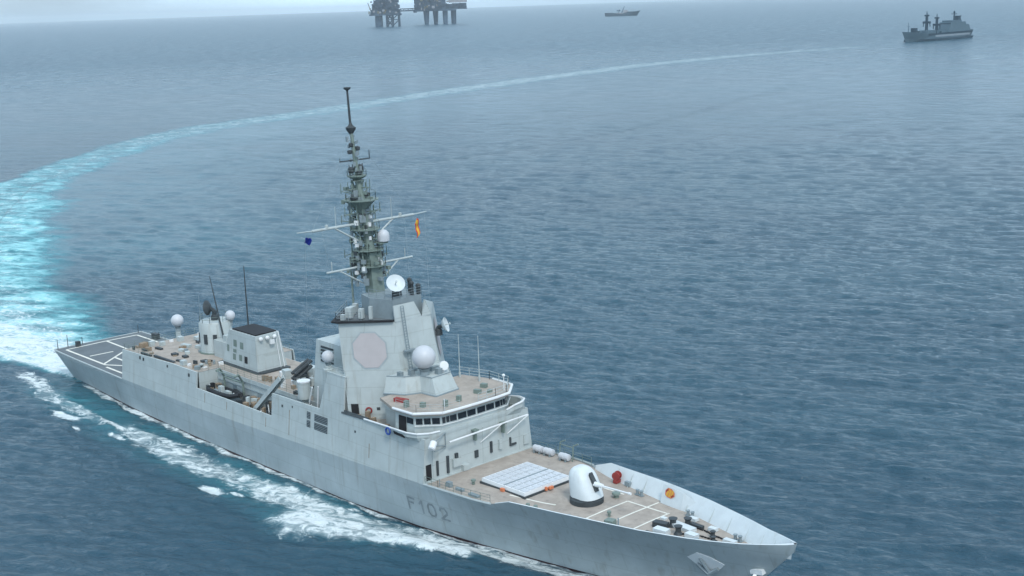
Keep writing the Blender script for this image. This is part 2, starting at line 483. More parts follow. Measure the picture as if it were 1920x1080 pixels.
    def ramp(val, a, b2, lo=0.0, hi=1.0, smooth=True):
        x = N('ShaderNodeMapRange'); x.interpolation_type = 'SMOOTHSTEP' if smooth else 'LINEAR'
        x.inputs['From Min'].default_value = a; x.inputs['From Max'].default_value = b2
        x.inputs['To Min'].default_value = lo; x.inputs['To Max'].default_value = hi
        lk.new(val, x.inputs['Value']); return x.outputs['Result']
    def mixc(f, a, b2):
        x = N('ShaderNodeMix', data_type='RGBA')
        lk.new(f, x.inputs['Factor'])
        for nm, q2 in (('A', a), ('B', b2)):
            if isinstance(q2, tuple): x.inputs[nm].default_value = (*q2, 1)
            else: lk.new(q2, x.inputs[nm])
        return x.outputs['Result']
    tco = N('ShaderNodeTexCoord')
    rot = N('ShaderNodeMapping'); rot.inputs['Rotation'].default_value = (0, 0, -main)
    lk.new(tco.outputs['Object'], rot.inputs['Vector'])
    def noise(scale, sx=1.0, sy=1.0, detail=4, rough=0.55, dist=0.0):
        mp_ = N('ShaderNodeMapping'); mp_.inputs['Scale'].default_value = (sx, sy, 1)
        lk.new(rot.outputs['Vector'], mp_.inputs['Vector'])
        x = N('ShaderNodeTexNoise'); x.inputs['Scale'].default_value = scale; x.inputs['Detail'].default_value = detail
        x.inputs['Roughness'].default_value = rough; x.inputs['Distortion'].default_value = dist
        lk.new(mp_.outputs['Vector'], x.inputs['Vector']); return x.outputs['Fac']
    w0 = noise(0.045, 1.0, 0.45, 3, 0.5, 0.3)        # ~25 m groups
    w1 = noise(0.15, 1.0, 0.36, 5, 0.58, 0.3)       # ~12 m chop, long crested
    w2 = noise(0.58, 1.0, 0.45, 6, 0.64, 0.4)         # ~3 m
    w3 = noise(1.15, 1.0, 0.62, 4, 0.6, 0.3)               # ripples
    pat = noise(0.012, 1.0, 0.6, 3)                  # gust patches
    h = math_('ADD', math_('ADD', math_('MULTIPLY', w1, WAVE1), math_('MULTIPLY', w0, 0.7)), math_('ADD', math_('MULTIPLY', w2, WAVE2), math_('MULTIPLY', w3, WAVE3)))
    h = math_('MULTIPLY', h, ramp(pat, 0.3, 0.7, 0.85, 1.15))
    fa = N('ShaderNodeAttribute', attribute_name='foam').outputs['Fac']
    ca = N('ShaderNodeAttribute', attribute_name='churn').outputs['Fac']
    sa = N('ShaderNodeAttribute', attribute_name='slick').outputs['Fac']
    h = math_('MULTIPLY', h, math_('SUBTRACT', 1.0, math_('MULTIPLY', sa, 0.6)))
    f1 = noise(0.62, 1.0, 0.6, 9, 0.74, 1.5)
    f2 = noise(0.20, 1.0, 0.5, 6, 0.62, 0.6)
    fn = math_('ADD', math_('MULTIPLY', math_('SUBTRACT', f1, 0.5), 2.3), math_('MULTIPLY', math_('SUBTRACT', f2, 0.5), 1.0))
    fval = math_('ADD', fa, fn)
    white = math_('MULTIPLY', ramp(fval, 0.36, 0.80), ramp(fa, 0.02, 0.16))
    haze_f = math_('MULTIPLY', ramp(math_('ADD', fa, math_('MULTIPLY', fn, 0.5)), 0.18, 0.85), 0.55)
    white = math_('MAXIMUM', white, math_('MULTIPLY', haze_f, ramp(fa, 0.02, 0.16)))
    cval = math_('MULTIPLY', ca, ramp(math_('ADD', f2, math_('MULTIPLY', f1, 0.4)), 0.45, 0.95, 0.60, 1.15))
    cval = math_('MULTIPLY', cval, ramp(math_('ADD', w1, math_('MULTIPLY', w2, 0.6)), 0.62, 0.95, 0.55, 1.12))
    deep = mixc(ramp(pat, 0.35, 0.65), (0.017, 0.060, 0.091), (0.026, 0.079, 0.113))
    c1 = mixc(ramp(cval, 0.0, 0.55, smooth=False), deep, (0.04, 0.23, 0.27))
    c2 = mixc(ramp(cval, 0.45, 1.0, smooth=False), c1, (0.32, 0.71, 0.73))
    c3 = mixc(white, c2, (0.74, 0.81, 0.81))
    lk.new(c3, b.inputs['Base Color'])
    b.inputs['IOR'].default_value = 1.33
    # unresolved ripples: the surface reads rougher the farther from the ship it lies
    dist_ = N('ShaderNodeVectorMath', operation='DISTANCE'); lk.new(tco.outputs['Object'], dist_.inputs[0]); dist_.inputs[1].default_value = (120, -40, 0)
    rs2 = N('ShaderNodeMath', operation='ADD')
    rsum = N('ShaderNodeMath', operation='ADD'); lk.new(ramp(dist_.outputs['Value'], 150, 1700, 0.08, 0.33, False), rs2.inputs[0]); lk.new(math_('MULTIPLY', math_('MULTIPLY', math_('SUBTRACT', w1, 0.5), 0.55), ramp(dist_.outputs['Value'], 150, 1200, 0.15, 1.0, False)), rs2.inputs[1]); lk.new(rs2.outputs[0], rsum.inputs[1])
    lk.new(ramp(math_('MAXIMUM', white, math_('MULTIPLY', ca, 0.4)), 0.0, 1.0, 0.0, 0.75, False), rsum.inputs[0]); lk.new(rsum.outputs[0], b.inputs['Roughness'])
    bn = N('ShaderNodeBump'); bn.inputs['Strength'].default_value = 1.0; bn.inputs['Distance'].default_value = 1.0
    hh = math_('ADD', h, math_('MULTIPLY', math_('MULTIPLY', math_('ADD', f1, f2), math_('MAXIMUM', fa, math_('MULTIPLY', ca, 0.6))), 0.45))
    lk.new(hh, bn.inputs['Height']); lk.new(bn.outputs['Normal'], b.inputs['Normal'])
    me.materials.append(m_)
WAVE1, WAVE2, WAVE3 = 0.44, 0.95, 0.22
build_water()

# ------------------------------------------------------------------ frigate: hull
FR = root('frigate', (73, 0, 0), 'large pale grey naval frigate with tall mast turning across the foreground sea', 'warship')

ZK = [(0,4.85),(26,4.86),(50,5.02),(70,5.45),(90,6.1),(101.5,6.5),(110,6.8),(118,7.05),(126,7.3),(132,7.5),(138,7.75),(142,8.05),(145,8.45),(146.6,8.75)]
BK = [(0,8.15),(10,8.5),(26,8.75),(50,8.9),(100,8.8),(110,8.55),(115,7.9),(118,7.35),(122,6.75),(126,6.05),(132,4.95),(138,3.35),(142,2.0),(145,0.95),(146.6,0.12)]
BULW = [(0,0),(112.5,0.0),(115.5,0.95),(126,1.1),(146.6,0.95)]        # bulwark height above the deck edge
FLARE = [(112,0.0),(116,0.45),(126,0.65),(138,0.62),(144,0.35),(146.6,0.10)]
LDK = 146.6
XS = lambda v: 3.0*(1-v)                        # transom rake
XE = lambda v: 138.0+(LDK-138.0)*v**0.92        # stem rake
BW = [(a/138.0, b) for a, b in WLINE]
BW[0] = (0.0, 6.4)
def hull_pt(u, v):
    """u along 0..1, v 0 at the waterline 1 at the deck edge"""
    xd = u*LDK; zk = lerp_t(xd, ZK); bk = lerp_t(xd, BK); bw = lerp_t(u, BW)
    x = XS(v)+u*(XE(v)-XS(v))
    p = 1.0+0.75*max(0, min(1, (u-0.60)/0.3))
    return x, bw+(bk-bw)*v**p, zk*v
def hull_y(x, z):
    u = x/LDK
    for _ in range(8):
        v = max(0.0, z/lerp_t(u*LDK, ZK)); u = (x-XS(v))/(XE(v)-XS(v))
    return hull_pt(u, v)[1]
US = sorted(set([round(i/60, 4) for i in range(61)]+[0.02, 0.17, 0.25, 0.71, 0.762, 0.772, 0.78, 0.788, 0.80, 0.81, 0.83, 0.85, 0.88, 0.91, 0.93, 0.95, 0.96, 0.97, 0.98, 0.985, 0.99, 0.995]))
hb = MB()
VS = [-0.35, -0.12, 0.04, 0.10, 0.16, 0.3, 0.45, 0.6, 0.75, 0.88, 1.0]
rows = []
for u in US:
    row = []
    for v in VS:
        if v < 0:
            x, y, _ = hull_pt(u, 0); row.append((x-2.5*u*(-v), y*(0.82 if v < -0.3 else 0.96), v*7))
        else:
            x, y, z = hull_pt(u, v); row.append((x, y, z))
    h = lerp_t(u*LDK, BULW); x, y, z = row[-1]; fl = lerp_t(u*LDK, FLARE)
    row.append((x+0.25*(u > 0.99)*h, y+fl*h, z+h+0.001))
    rows.append(row)
NV = len(rows[0])
for sgn in (-1, 1):
    base = len(hb.v)
    for row in rows:
        for (x, y, z) in row: hb.v.append((x, sgn*y, z))
    for i in range(len(US)-1):
        for j in range(NV-1):
            a = base+i*NV+j; hb.f.append([a, a+1, a+NV+1, a+NV])
# transom and stem caps
k = NV*len(US)
for j in range(NV-1): hb.f.append([j, j+1, k+j+1, k+j]); hb.f.append([NV*(len(US)-1)+j, NV*(len(US)-1)+j+1, k+NV*(len(US)-1)+j+1, k+NV*(len(US)-1)+j])
hull = hb.build('hull', ['hull', 'boot'], FR, smooth=True)
for p in hull.data.polygons:
    if p.center.z < 0.30: p.material_index = 1
# bulwark inner lining, forward
DROP0 = [(0,0),(111.5,0),(116,0.45),(126,0.62),(146.6,0.7)]
bl = MB()
fr = [i for i, u in enumerate(US) if u*LDK >= 112.6]
for sgn in (-1, 1):
    prev = None
    for i in fr:
        x, y, z = rows[i][-1]; xd, yd, zd = rows[i][-2]
        yi = max(0.0, y-0.13); dp = lerp_t(xd, DROP0); yb = max(0.0, yd-0.16-0.85*dp*(1+0.4*sstep(122,140,xd))); xx = x-(0.25 if US[i] > 0.99 else 0.03)
        ring = [(x, sgn*y, z), (xx, sgn*yi, z+0.03), (xd-(0.3 if US[i] > 0.985 else 0.0), sgn*yb, zd-0.1-dp)]
        if prev:
            for q in range(2): bl.add([prev[q], prev[q+1], ring[q+1], ring[q]], [(0,1,2,3)])
        prev = ring
bl.build('bulwark', 'gun', FR, smooth=True)
rb = MB()
for sgn in (-1, 1):
    for i in fr[2::2]:
        if US[i] < 0.79 or US[i] > 0.985: continue
        x, y, z = rows[i][-1]; xd, yd, zd = rows[i][-2]
        rb.plate([(xd, sgn*(yd-0.45), zd-0.6), (xd, sgn*(yd-0.95), zd-0.6), (x, sgn*(y-0.15), z-0.06)], 0.06)
rb.build('bulwark_brackets', 'grey', FR)
# white toe rail on the deck edge aft of the bulwark, and whole stern
tr = MB()
for sgn in (-1, 1):
    pts = [(x, sgn*lerp_t(x, BK), lerp_t(x, ZK)+0.05) for x in (101.6, 104, 107, 110, 112.6)]
    tr.path(pts, 0.13, 5)
    pts = [(x, sgn*(lerp_t(x, BK)+0.02), lerp_t(x, ZK)) for x in (0.2, 5, 10, 15, 20, 26.3)]
    tr.path(pts, 0.12, 5)
tr.path([(0.1, -8.1, 4.88), (0.1, 8.1, 4.88)], 0.1, 5)
tr.build('deck_edge_strake', 'grey', FR)
# decks
DROP = [(0,0),(111.5,0),(116,0.45),(126,0.62),(146.6,0.7)]
def deck_strip(x0, x1, inset, dz, step=1.5):
    m = MB(); n = max(2, int((x1-x0)/step)); pv = None
    for i in range(n+1):
        x = x0+(x1-x0)*i/n; y = max(0.02, lerp_t(x, BK)-inset-0.85*lerp_t(x, DROP)*(1+0.4*sstep(122,140,x))); z = lerp_t(x, ZK)+dz-lerp_t(x, DROP)
        r_ = [(x, -y, z), (x, 0, z+0.10*min(1, y/6)), (x, y, z)]
        if pv: m.add([pv[0], pv[1], r_[1], r_[0]], [(0,1,2,3)]); m.add([pv[1], pv[2], r_[2], r_[1]], [(0,1,2,3)])
        pv = r_
    return m
deck_strip(101.4, 146.2, 0.10, -0.04).build('foredeck', 'deck', FR)
deck_strip(0.15, 26.6, 0.06, 0.0).build('flight_deck', 'flight', FR)
def dz_(x, y): # deck surface height
    b = lerp_t(x, BK); return lerp_t(x, ZK)-lerp_t(x, DROP)+(0.10*(1-abs(y)/b) if x < 30 else -0.04+0.10*min(1, b/6)*(1-abs(y)/b))
def stripe(m, a, b, w):
    """painted line lying on the deck"""
    a, b = Vector((*a, 0)), Vector((*b, 0)); n = max(1, int((b-a).length/1.0)); s_ = (b-a).normalized().cross(Vector((0,0,1)))*w/2
    for i in range(n):
        p, q = a.lerp(b, i/n), a.lerp(b, (i+1)/n)
        m.add([(c.x, c.y, dz_(c.x, c.y)+0.018) for c in (p-s_, p+s_, q+s_, q-s_)], [(0,1,2,3)])
ml = MB()
for a, b in [((1.9,-6.8),(1.9,6.4)), ((1.9,-6.8),(16.6,-6.8)), ((1.9,0.6),(10.2,0.4)), ((10.2,0.4),(16.0,-6.8)), ((1.9,6.4),(24,6.4)), ((10.2,0.4),(24,0.4)),
             ((16.4,-6.9),(20,-4.8)), ((18.0,-7.3),(24.5,-7.3)), ((9.3,-6.0),(9.7,-2.0)), ((13.5,-3.6),(18.0,-3.6))]:
    stripe(ml, a, b, 0.40)
ml.build('flight_deck_marking', 'line', FR)
mf = MB()
for a, b in [((122.7,-3.6),(122.7,3.0)), ((122.7,3.0),(128.5,3.0)), ((122.7,-3.6),(128.5,-3.6)), ((125.5,-3.6),(125.5,5.0)), ((128.5,-3.9),(128.5,3.2)), ((117.6,4.3),(121.0,4.3)), ((112,-4.8),(117.5,-3.0))]:
    stripe(mf, a, b, 0.24)
mf.build('foredeck_marking', 'line', FR)
# stern nets and posts
nt = MB()
for sgn in (-1, 1):
    for x in np.arange(2, 26, 2.4):
        y = lerp_t(x, BK); z = lerp_t(x, ZK)
        nt.path([(x, sgn*y, z-0.1), (x, sgn*(y+0.9), z+0.15)], 0.04, 4)
    nt.path([(2, sgn*9.15, 5.0), (14, sgn*9.5, 5.02), (25.9, sgn*9.65, 5.03)], 0.035, 4)
nt.build('safety_net_frame', 'midgrey', FR)
sp = MB()
for x, y, h in [(0.4,-7.6,1.7),(0.4,-5.8,2.2),(0.5,-3.2,1.3),(0.5,7.4,1.5),(7.5,7.8,1.2)]:
    sp.tube((x, y, 4.9), (x, y, 4.9+h), 0.07, 0.05)
sp.cb((1.4,-4.4,4.92), (0.7,0.7,0.9)); sp.cb((7,7.4,4.92), (1.6,0.8,0.9))
sp.build('stern_post', 'dark', FR)

# hull number
def letters():
    m = MB()
    def stroke(pts, w):
        for a, b in zip(pts[:-1], pts[1:]):
            a, b = Vector((*a, 0)), Vector((*b, 0)); d = (b-a).normalized(); s_ = d.cross(Vector((0,0,1)))*w/2; n = max(1, int((b-a).length/0.35)); a = a-d*w*0.42; b = b+d*w*0.42
            for i in range(n):
                p, q = a.lerp(b, i/n), a.lerp(b, (i+1)/n)
                vs = []
                for c in (p-s_, p+s_, q+s_, q-s_):
                    z = c.y; vs.append((c.x, -(hull_y(c.x, z)+0.035), z))
                m.add(vs, [(0,1,2,3)])
    z0, z1, w = 2.4, 3.95, 0.28
    x = 97.9
    stroke([(x, z0), (x, z1)], w); stroke([(x, z1), (x+1.1, z1)], w); stroke([(x, 3.35), (x+0.85, 3.35)], w)
    x = 100.3; stroke([(x-0.4, z1-0.4), (x, z1), (x, z0)], w)
    x = 101.35; stroke([(x+0.25, z0), (x, z0+0.4), (x, z1-0.4), (x+0.25, z1), (x+0.85, z1), (x+1.1, z1-0.4), (x+1.1, z0+0.4), (x+0.85, z0), (x+0.25, z0)], w)
    x = 103.3; stroke([(x, z1-0.4), (x+0.25, z1), (x+0.85, z1), (x+1.1, z1-0.4), (x+1.05, z1-0.7), (x, z0), (x+1.2, z0)], w)
    return m
letters().build('hull_number', 'letter', FR)
# bow anchors in their recesses
for (ax, sgn) in ((137.6, -1),):
    y0 = hull_y(ax, 5.6)
    rc = MB(); ys = lambda x, z: -(hull_y(x, z)+0.05)
    out = [(136.0,6.1),(137.3,6.95),(138.4,6.7),(139.7,5.9),(138.6,4.7),(137.7,4.3)]
    vs = [(x, ys(x, z), z) for x, z in out]; rc.add(vs+[(x, y+0.30, z) for x, y, z in vs], [list(range(6)), list(range(6,12))]+[(i, (i+1) % 6, 6+(i+1) % 6, 6+i) for i in range(6)])
    pl = rc.build('anchor_recess', 'white', FR)
    an = MB()
    an.tube((137.5, ys(137.5,6.3)-0.15, 6.3), (138.1, ys(138.1,4.9)-0.35, 4.7), 0.16, 0.16)
    an.path([(136.9, ys(136.9,5.3)-0.25, 5.5), (138.0, ys(138.0,4.7)-0.45, 4.55), (139.0, ys(139,5.2)-0.25, 5.3)], 0.2, 6)
    an.build('anchor', 'midgrey', pl)
an = MB()
an.plate([(142.1,-0.8,5.7),(142.1,0.8,5.7),(143.4,0.9,6.0),(143.6,-0.9,6.0)], 0.5)
an.tube((143.2,0,6.3), (141.8,0,4.2), 0.22); an.path([(143.0,-1.25,5.6),(141.9,0,4.3),(143.0,1.25,5.6)], 0.24)
an.build('anchor', 'white', FR, label='white anchor hung at the stem')

# ------------------------------------------------------------------ frigate: superstructure
def sy(x, z): return lerp_t(x, BK)-0.11*(z-lerp_t(x, ZK))
ss = MB()
SEG = [(26.4,9.5,42.0,10.1),(42.0,10.1,49.6,10.15),(49.6,7.85,69.4,7.85),(69.4,10.95,80.4,11.1),(80.4,11.1,82.0,16.2),(82.0,16.2,85.6,16.2),(85.6,11.75,101.5,11.75)]
for sgn in (-1, 1):
    for xa, za, xb, zb in SEG:
        xa += 0.012 if xa > 27 else 0
        n = max(1, int((xb-xa)/5))
        for i in range(n):
            x0, x1 = xa+(xb-xa)*i/n, xa+(xb-xa)*(i+1)/n; t0, t1 = za+(zb-za)*i/n, za+(zb-za)*(i+1)/n
            k0, k1 = lerp_t(x0, ZK), lerp_t(x1, ZK); th = 0.22
            o_ = [(x0, sgn*(sy(x0, k0)), k0), (x1, sgn*sy(x1, k1), k1), (x1, sgn*sy(x1, t1), t1), (x0, sgn*sy(x0, t0), t0)]
            i_ = [(x, y-sgn*th, z) for x, y, z in o_]
            f = [(0,1,2,3),(4,5,6,7),(3,2,6,7)]
            if i == 0 and xa > 27: f.append((0,3,7,4))
            if i == n-1 and xb < 101: f.append((1,2,6,5))
            ss.add(o_+i_, f)
# hangar end, bay end bulkheads, inner walls, front wall
ss.add([(26.4,-8.72,4.9),(26.4,8.72,4.9),(26.4,8.2,9.5),(26.4,-8.2,9.5)], [(0,1,2,3)])
for sgn in (-1, 1):
    ss.box(49.3, 49.55, min(sgn*4.9, sgn*7.95), max(sgn*4.9, sgn*7.95), 6.4, 10.04)
    ss.box(49.5, 80.3, min(sgn*4.7, sgn*5.0), max(sgn*4.7, sgn*5.0), 6.4, 10.03)
    ss.box(80.2, 80.45, min(sgn*4.7, sgn*7.9), max(sgn*4.7, sgn*7.9), 6.4, 10.9)
fz = lerp_t(101.5, ZK)-0.1
ss.add([(101.52,-8.78,fz),(101.52,8.78,fz),(101.52,8.2,11.75),(101.52,-8.2,11.75)], [(0,1,2,3)])
# casing block amidships and its taller after part
ss.prism([(80.5,-7.45),(85.6,-7.45),(85.6,7.45),(80.5,7.45)], 10.0, 16.0)
ss.prism([(74.0,-4.9),(82.0,-5.0),(82.0,5.0),(74.0,4.9)], 10.0, 18.6, [(75.0,-4.4),(82.0,-4.6),(82.0,4.6),(75.0,4.4)])
SS = ss.build('superstructure', 'grey', FR)
# decks of the superstructure
dk = MB()
def deckpoly(m, pts, z): m.poly([(x, y, z) for x, y in pts])
dk.poly([(26.4,-8.1,9.45),(42,-8.1,10.05),(42,8.1,10.05),(26.4,8.1,9.45)])
deckpoly(dk, [(42,-8.1),(49.6,-8.15),(49.6,-4.9),(80.4,-4.9),(80.4,4.9),(49.6,4.9),(49.6,8.15),(42,8.1)], 10.05)
dk.build('hangar_roof', 'deck', FR)
dk = MB(); deckpoly(dk, [(49.4,-8.6),(80.4,-8.6),(80.4,-4.6),(49.4,-4.6)], 6.7); deckpoly(dk, [(49.4,4.6),(80.4,4.6),(80.4,8.6),(49.4,8.6)], 6.7)
dk.build('boat_deck', 'flight', FR)
dk = MB(); deckpoly(dk, [(85.5,-8.15),(101.4,-8.15),(101.4,8.15),(85.5,8.15)], 10.7)
dk.build('bridge_walkway', 'deck', FR)
# wall fittings on the starboard plating
vt = MB()
def wallquad(m, x0, x1, z0, z1, d=0.03):
    m.add([(x0, -(sy(x0, z0)+d), z0), (x1, -(sy(x1, z0)+d), z0), (x1, -(sy(x1, z1)+d), z1), (x0, -(sy(x0, z1)+d), z1)], [(0,1,2,3)])
for x0, x1 in ((77.7,78.5),(79.4,82.3)):
    for z0, z1 in ((8.25,9.15),(9.35,10.25)): wallquad(vt, x0, x1, z0, z1)
LV = vt.build('louvre', 'dark', FR)
lv = MB()
for x0, x1 in ((77.7,78.5),(79.4,82.3)):
    for z0 in (8.25, 9.35):
        for k_ in range(4):
            z = z0+0.12+0.21*k_; y = -(sy(x0, z)+0.045); lv.box(x0, x1, y-0.02, y+0.02, z, z+0.05)
lv.build('slat', 'midgrey', LV)
vt = MB()
for x, z, w in [(32.1,9.0,0.5),(33.2,8.95,0.5),(40.8,9.3,0.4),(47.2,9.1,0.5),(71.8,9.6,0.35),(88,9.7,0.3),(74.2,10.0,0.25)]: wallquad(vt, x, x+w, z, z+w)
vt.build('scuttle', 'dark', FR)
st = MB()
for x, z0, z1 in [(73.6,6.2,9.6),(52,6.2,7.6),(68,6.1,7.4),(91,7.2,9.0),(58,6.4,7.5)]: wallquad(st, x, x+0.12, z0, z1, 0.012)
st.build('rust_streak', 'ropes', FR)
# curved weld line / stain under the forward sill
# ------------------------------------------------------------------ bridge
wg = MB()   # the white-topped bulwark band that wraps the bridge wings
def band_ring(zb, zt, offb, offt, th):
    """outer polyline of the wing band, starboard to port"""
    base = [(90.0,-8.3),(94.5,-8.45),(97.5,-8.9),(99.2,-9.05),(100.6,-8.6),(101.5,-7.4),(101.6,-6.0),(101.6,0),(101.6,4.6),(102.0,5.6),(101.9,7.0),(101.2,8.0),(100.0,8.3),(97.5,8.4),(90.0,8.3)]
    bot = [(90.0,-8.24),(94.5,-8.24),(97.5,-8.27),(99.2,-8.28),(100.6,-8.27),(101.5,-7.3),(101.54,-6.0),(101.54,0),(101.54,4.6),(101.54,5.6),(101.54,7.0),(101.2,7.9),(100.0,8.2),(97.5,8.24),(90.0,8.24)]
    zbl = [11.7,11.6,11.4,11.3,11.3,11.5,11.6,11.6,11.6,11.5,11.4,11.4,11.4,11.5,11.7]
    ztl = [11.8,11.95,12.2,12.3,12.3,12.3,12.25,12.25,12.3,12.75,12.85,12.85,12.8,12.4,11.8]
    return base, bot, zbl, ztl
base, bot, zbl, ztl = band_ring(0,0,0,0,0)
n = len(base)
mid = [((base[i][0]), base[i][1], zbl[i]+0.55*(ztl[i]-zbl[i])) for i in range(n)]
for i in range(n-1):
    a0, a1 = (*bot[i], zbl[i]), (*bot[i+1], zbl[i+1]); b0, b1 = mid[i], mid[i+1]; c0, c1 = (*base[i], ztl[i]), (*base[i+1], ztl[i+1])
    inn = lambda p: (p[0]-0.25, p[1]*0.975, p[2])
    wg.add([a0, a1, b1, b0], [(0,1,2,3)]); wg.add([b0, b1, c1, c0], [(0,1,2,3)])
    wg.add([c0, c1, inn(c1), inn(c0)], [(0,1,2,3)])
    wg.add([inn(c0), inn(c1), (bot[i+1][0]-0.25, bot[i+1][1]*0.975, 11.2), (bot[i][0]-0.25, bot[i][1]*0.975, 11.2)], [(0,1,2,3)])
WHOLE.add('bridge_wing'); wing = wg.build('bridge_wing', 'grey', FR, smooth=False)
cp = MB(); cp.path([(x, y, z+0.04) for (x, y), z in zip(base, ztl)][:7], 0.12, 6); cp.path([(x, y, z+0.04) for (x, y), z in zip(base, ztl)][8:], 0.12, 6); cp.build('wing_rail', 'white', wing)
# wheelhouse
HB = [(95.6,-7.9),(99.2,-7.75),(101.35,-5.3),(101.55,-3),(101.6,0),(101.55,3),(101.35,5.0),(99.2,7.5),(95.6,7.7)]
HT = [(95.6,-7.7),(98.9,-7.55),(101.0,-5.2),(101.2,-3),(101.25,0),(101.2,3),(101.0,4.9),(98.9,7.3),(95.6,7.5)]
HB_ = [(p[0]-0.12, p[1]*0.99) for p in HB]
wh = MB(); wh.prism(HB_, 10.72, 14.05, HT)
wh.prism([(90.8,-5.6),(96.1,-6.0),(96.1,6.0),(90.8,5.6)], 10.72, 14.1)
WH = wh.build('wheelhouse', 'grey', FR)
def lerp2(a, b, t): return (a[0]+(b[0]-a[0])*t, a[1]+(b[1]-a[1])*t)
def facade(i0, i1, t0, t1, z0, z1, d=0.04):
    """window pane on the wheelhouse wall between outline corners i0,i1"""
    def P(t, z):
        k_ = (z-10.72)/3.33; b_ = lerp2(HB_[i0], HB_[i1], t); q = lerp2(HT[i0], HT[i1], t); p = lerp2(b_, q, k_)
        e = Vector((HB_[i1][0]-HB_[i0][0], HB_[i1][1]-HB_[i0][1])).normalized(); nrm = (e.y*d, -e.x*d)
        return (p[0]+nrm[0], p[1]+nrm[1], z)
    return [P(t0, z0), P(t1, z0), P(t1, z1), P(t0, z1)]
def window(q, i):
    w = MB(); c = sum((Vector(p) for p in q), Vector())/4
    nn = (Vector(q[1])-Vector(q[0])).cross(Vector(q[3])-Vector(q[0])).normalized()
    if nn.dot(c-Vector((95,0,c.z))) < 0: nn = -nn
    pts = [Vector(p) for p in q]
    inner_ = [p+(c-p)*0.10 for p in pts]
    vs = [p+nn*0.05 for p in pts]+[p+nn*0.05 for p in inner_]
    w.add(vs, [(0,1,5,4),(1,2,6,5),(2,3,7,6),(3,0,4,7)])
    fr_ = w.build('bridge_window', 'grey', WH)
    return inner_, nn, fr_
zs0, zs1 = 12.92, 13.62
spans = [(0,1,0.62,0.95),(1,2,0.06,0.30),(1,2,0.36,0.60),(1,2,0.66,0.94),
         (2,3,0.05,0.24),(2,3,0.30,0.49),(2,3,0.54,0.96),(3,4,0.05,0.47),(3,4,0.53,0.95),(4,5,0.05,0.47),(4,5,0.53,0.95),
         (5,6,0.05,0.47),(5,6,0.54,0.72),(5,6,0.78,0.96),(6,7,0.06,0.46),(6,7,0.54,0.94)]
WHm = bpy.data.objects['wheelhouse']
for s_ in spans:
    q = [Vector(p) for p in facade(*s_[:2], s_[2], s_[3], zs0, zs1)]
    g = MB(); g.plate([tuple(p) for p in q], 0.05)
    g.build('window_pane', 'glass', WHm)
dr = MB(); q = facade(0, 1, 0.20, 0.58, 11.6, 13.6, 0.05); dr.plate(q, 0.06); dr.build('doorway', 'black', WHm)
wr = MB()   # sill ledge below the panes
wr.path([(p[0]+0.10, p[1]*1.01, 12.80) for p in HB_[1:8]], 0.05, 5); wr.build('window_sill', 'white', WHm)
# bridge roof
RF = [(91.2,-6.6),(95.6,-8.1),(99.3,-8.0),(101.6,-5.45),(101.8,-3),(101.85,0),(101.8,3),(101.6,5.15),(99.3,7.75),(95.6,7.9),(91.2,6.6)]
rf = MB(); rf.prism(RF, 14.06, 14.40); RFo = rf.build('bridge_roof', 'deck', FR)
rm = MB(); rm.path([(x, y, 14.36) for x, y in RF[1:10]], 0.17, 6); rm.build('roof_brow', 'white', RFo)
rl = MB(); rl.rail([(x*0.999, y*0.94, 14.40) for x, y in RF[5:]], 1.1, 1.5, 0.03); rl.rail([(x*0.998, y*0.92, 14.40) for x, y in RF[1:5]], 0.9, 1.6, 0.018)
rl.build('roof_railing', 'grey', RFo)
# satcom house on the bridge roof
SH = [(90.2,-5.3),(92.8,-3.9),(93.6,-2.1),(96.2,-1.9),(95.8,2.0),(92.8,3.8),(90.2,5.2)]
ST = [(90.2,-4.7),(92.3,-3.4),(93.2,-1.9),(95.2,-1.6),(94.9,1.6),(92.3,3.3),(90.2,4.6)]
sh = MB(); sh.prism(SH, 14.40, 16.5, ST); SHo = sh.build('satcom_house', 'grey', FR)
se = MB(); se.path([(x, y, 16.53) for x, y in ST[:6]], 0.07, 5); se.path([(x+0.05, y-0.06, 14.46) for x, y in SH[:6]], 0.11, 5); se.build('edge_strip', 'midgrey', SHo)
def radome(c, r, ped, name='radome', parent=FR, label=None):
    m = MB(); m.sphere(c, r, 24, 14); o = m.build(name, 'radome', parent, True, label)
    p_ = MB(); z = c[2]-r*0.93; p_.lathe((c[0], c[1], z-ped), [(r*0.42,0),(r*0.36,ped*0.5),(r*0.55,ped)], 12); p_.build('pedestal', 'midgrey', o)
    return o
radome((93.35,-1.25,18.75), 1.46, 0.9)
mm = MB()
for x, y, sx_, sy_, h in [(92.2,-2.4,0.6,0.6,0.7),(94.3,0.2,0.7,0.7,0.7),(92.6,0.9,0.5,1.2,0.5),(91.4,-3.5,0.7,0.5,0.5)]: mm.cb((x, y, 16.5), (sx_, sy_, h))
mm.build('roof_equipment', 'midgrey', SHo)
fc = MB(); fc.lathe((94.2,1.1,17.3), [(0.05,-0.3),(0.4,-0.2),(0.6,0.15),(0.57,0.28),(0.05,0.32)], 16, (0.9,-0.3,0.3)); fc.tube((94.0,1.1,16.5), (94.1,1.1,17.2), 0.25, 0.18)
fc.build('tracking_camera', 'white', SHo, True)
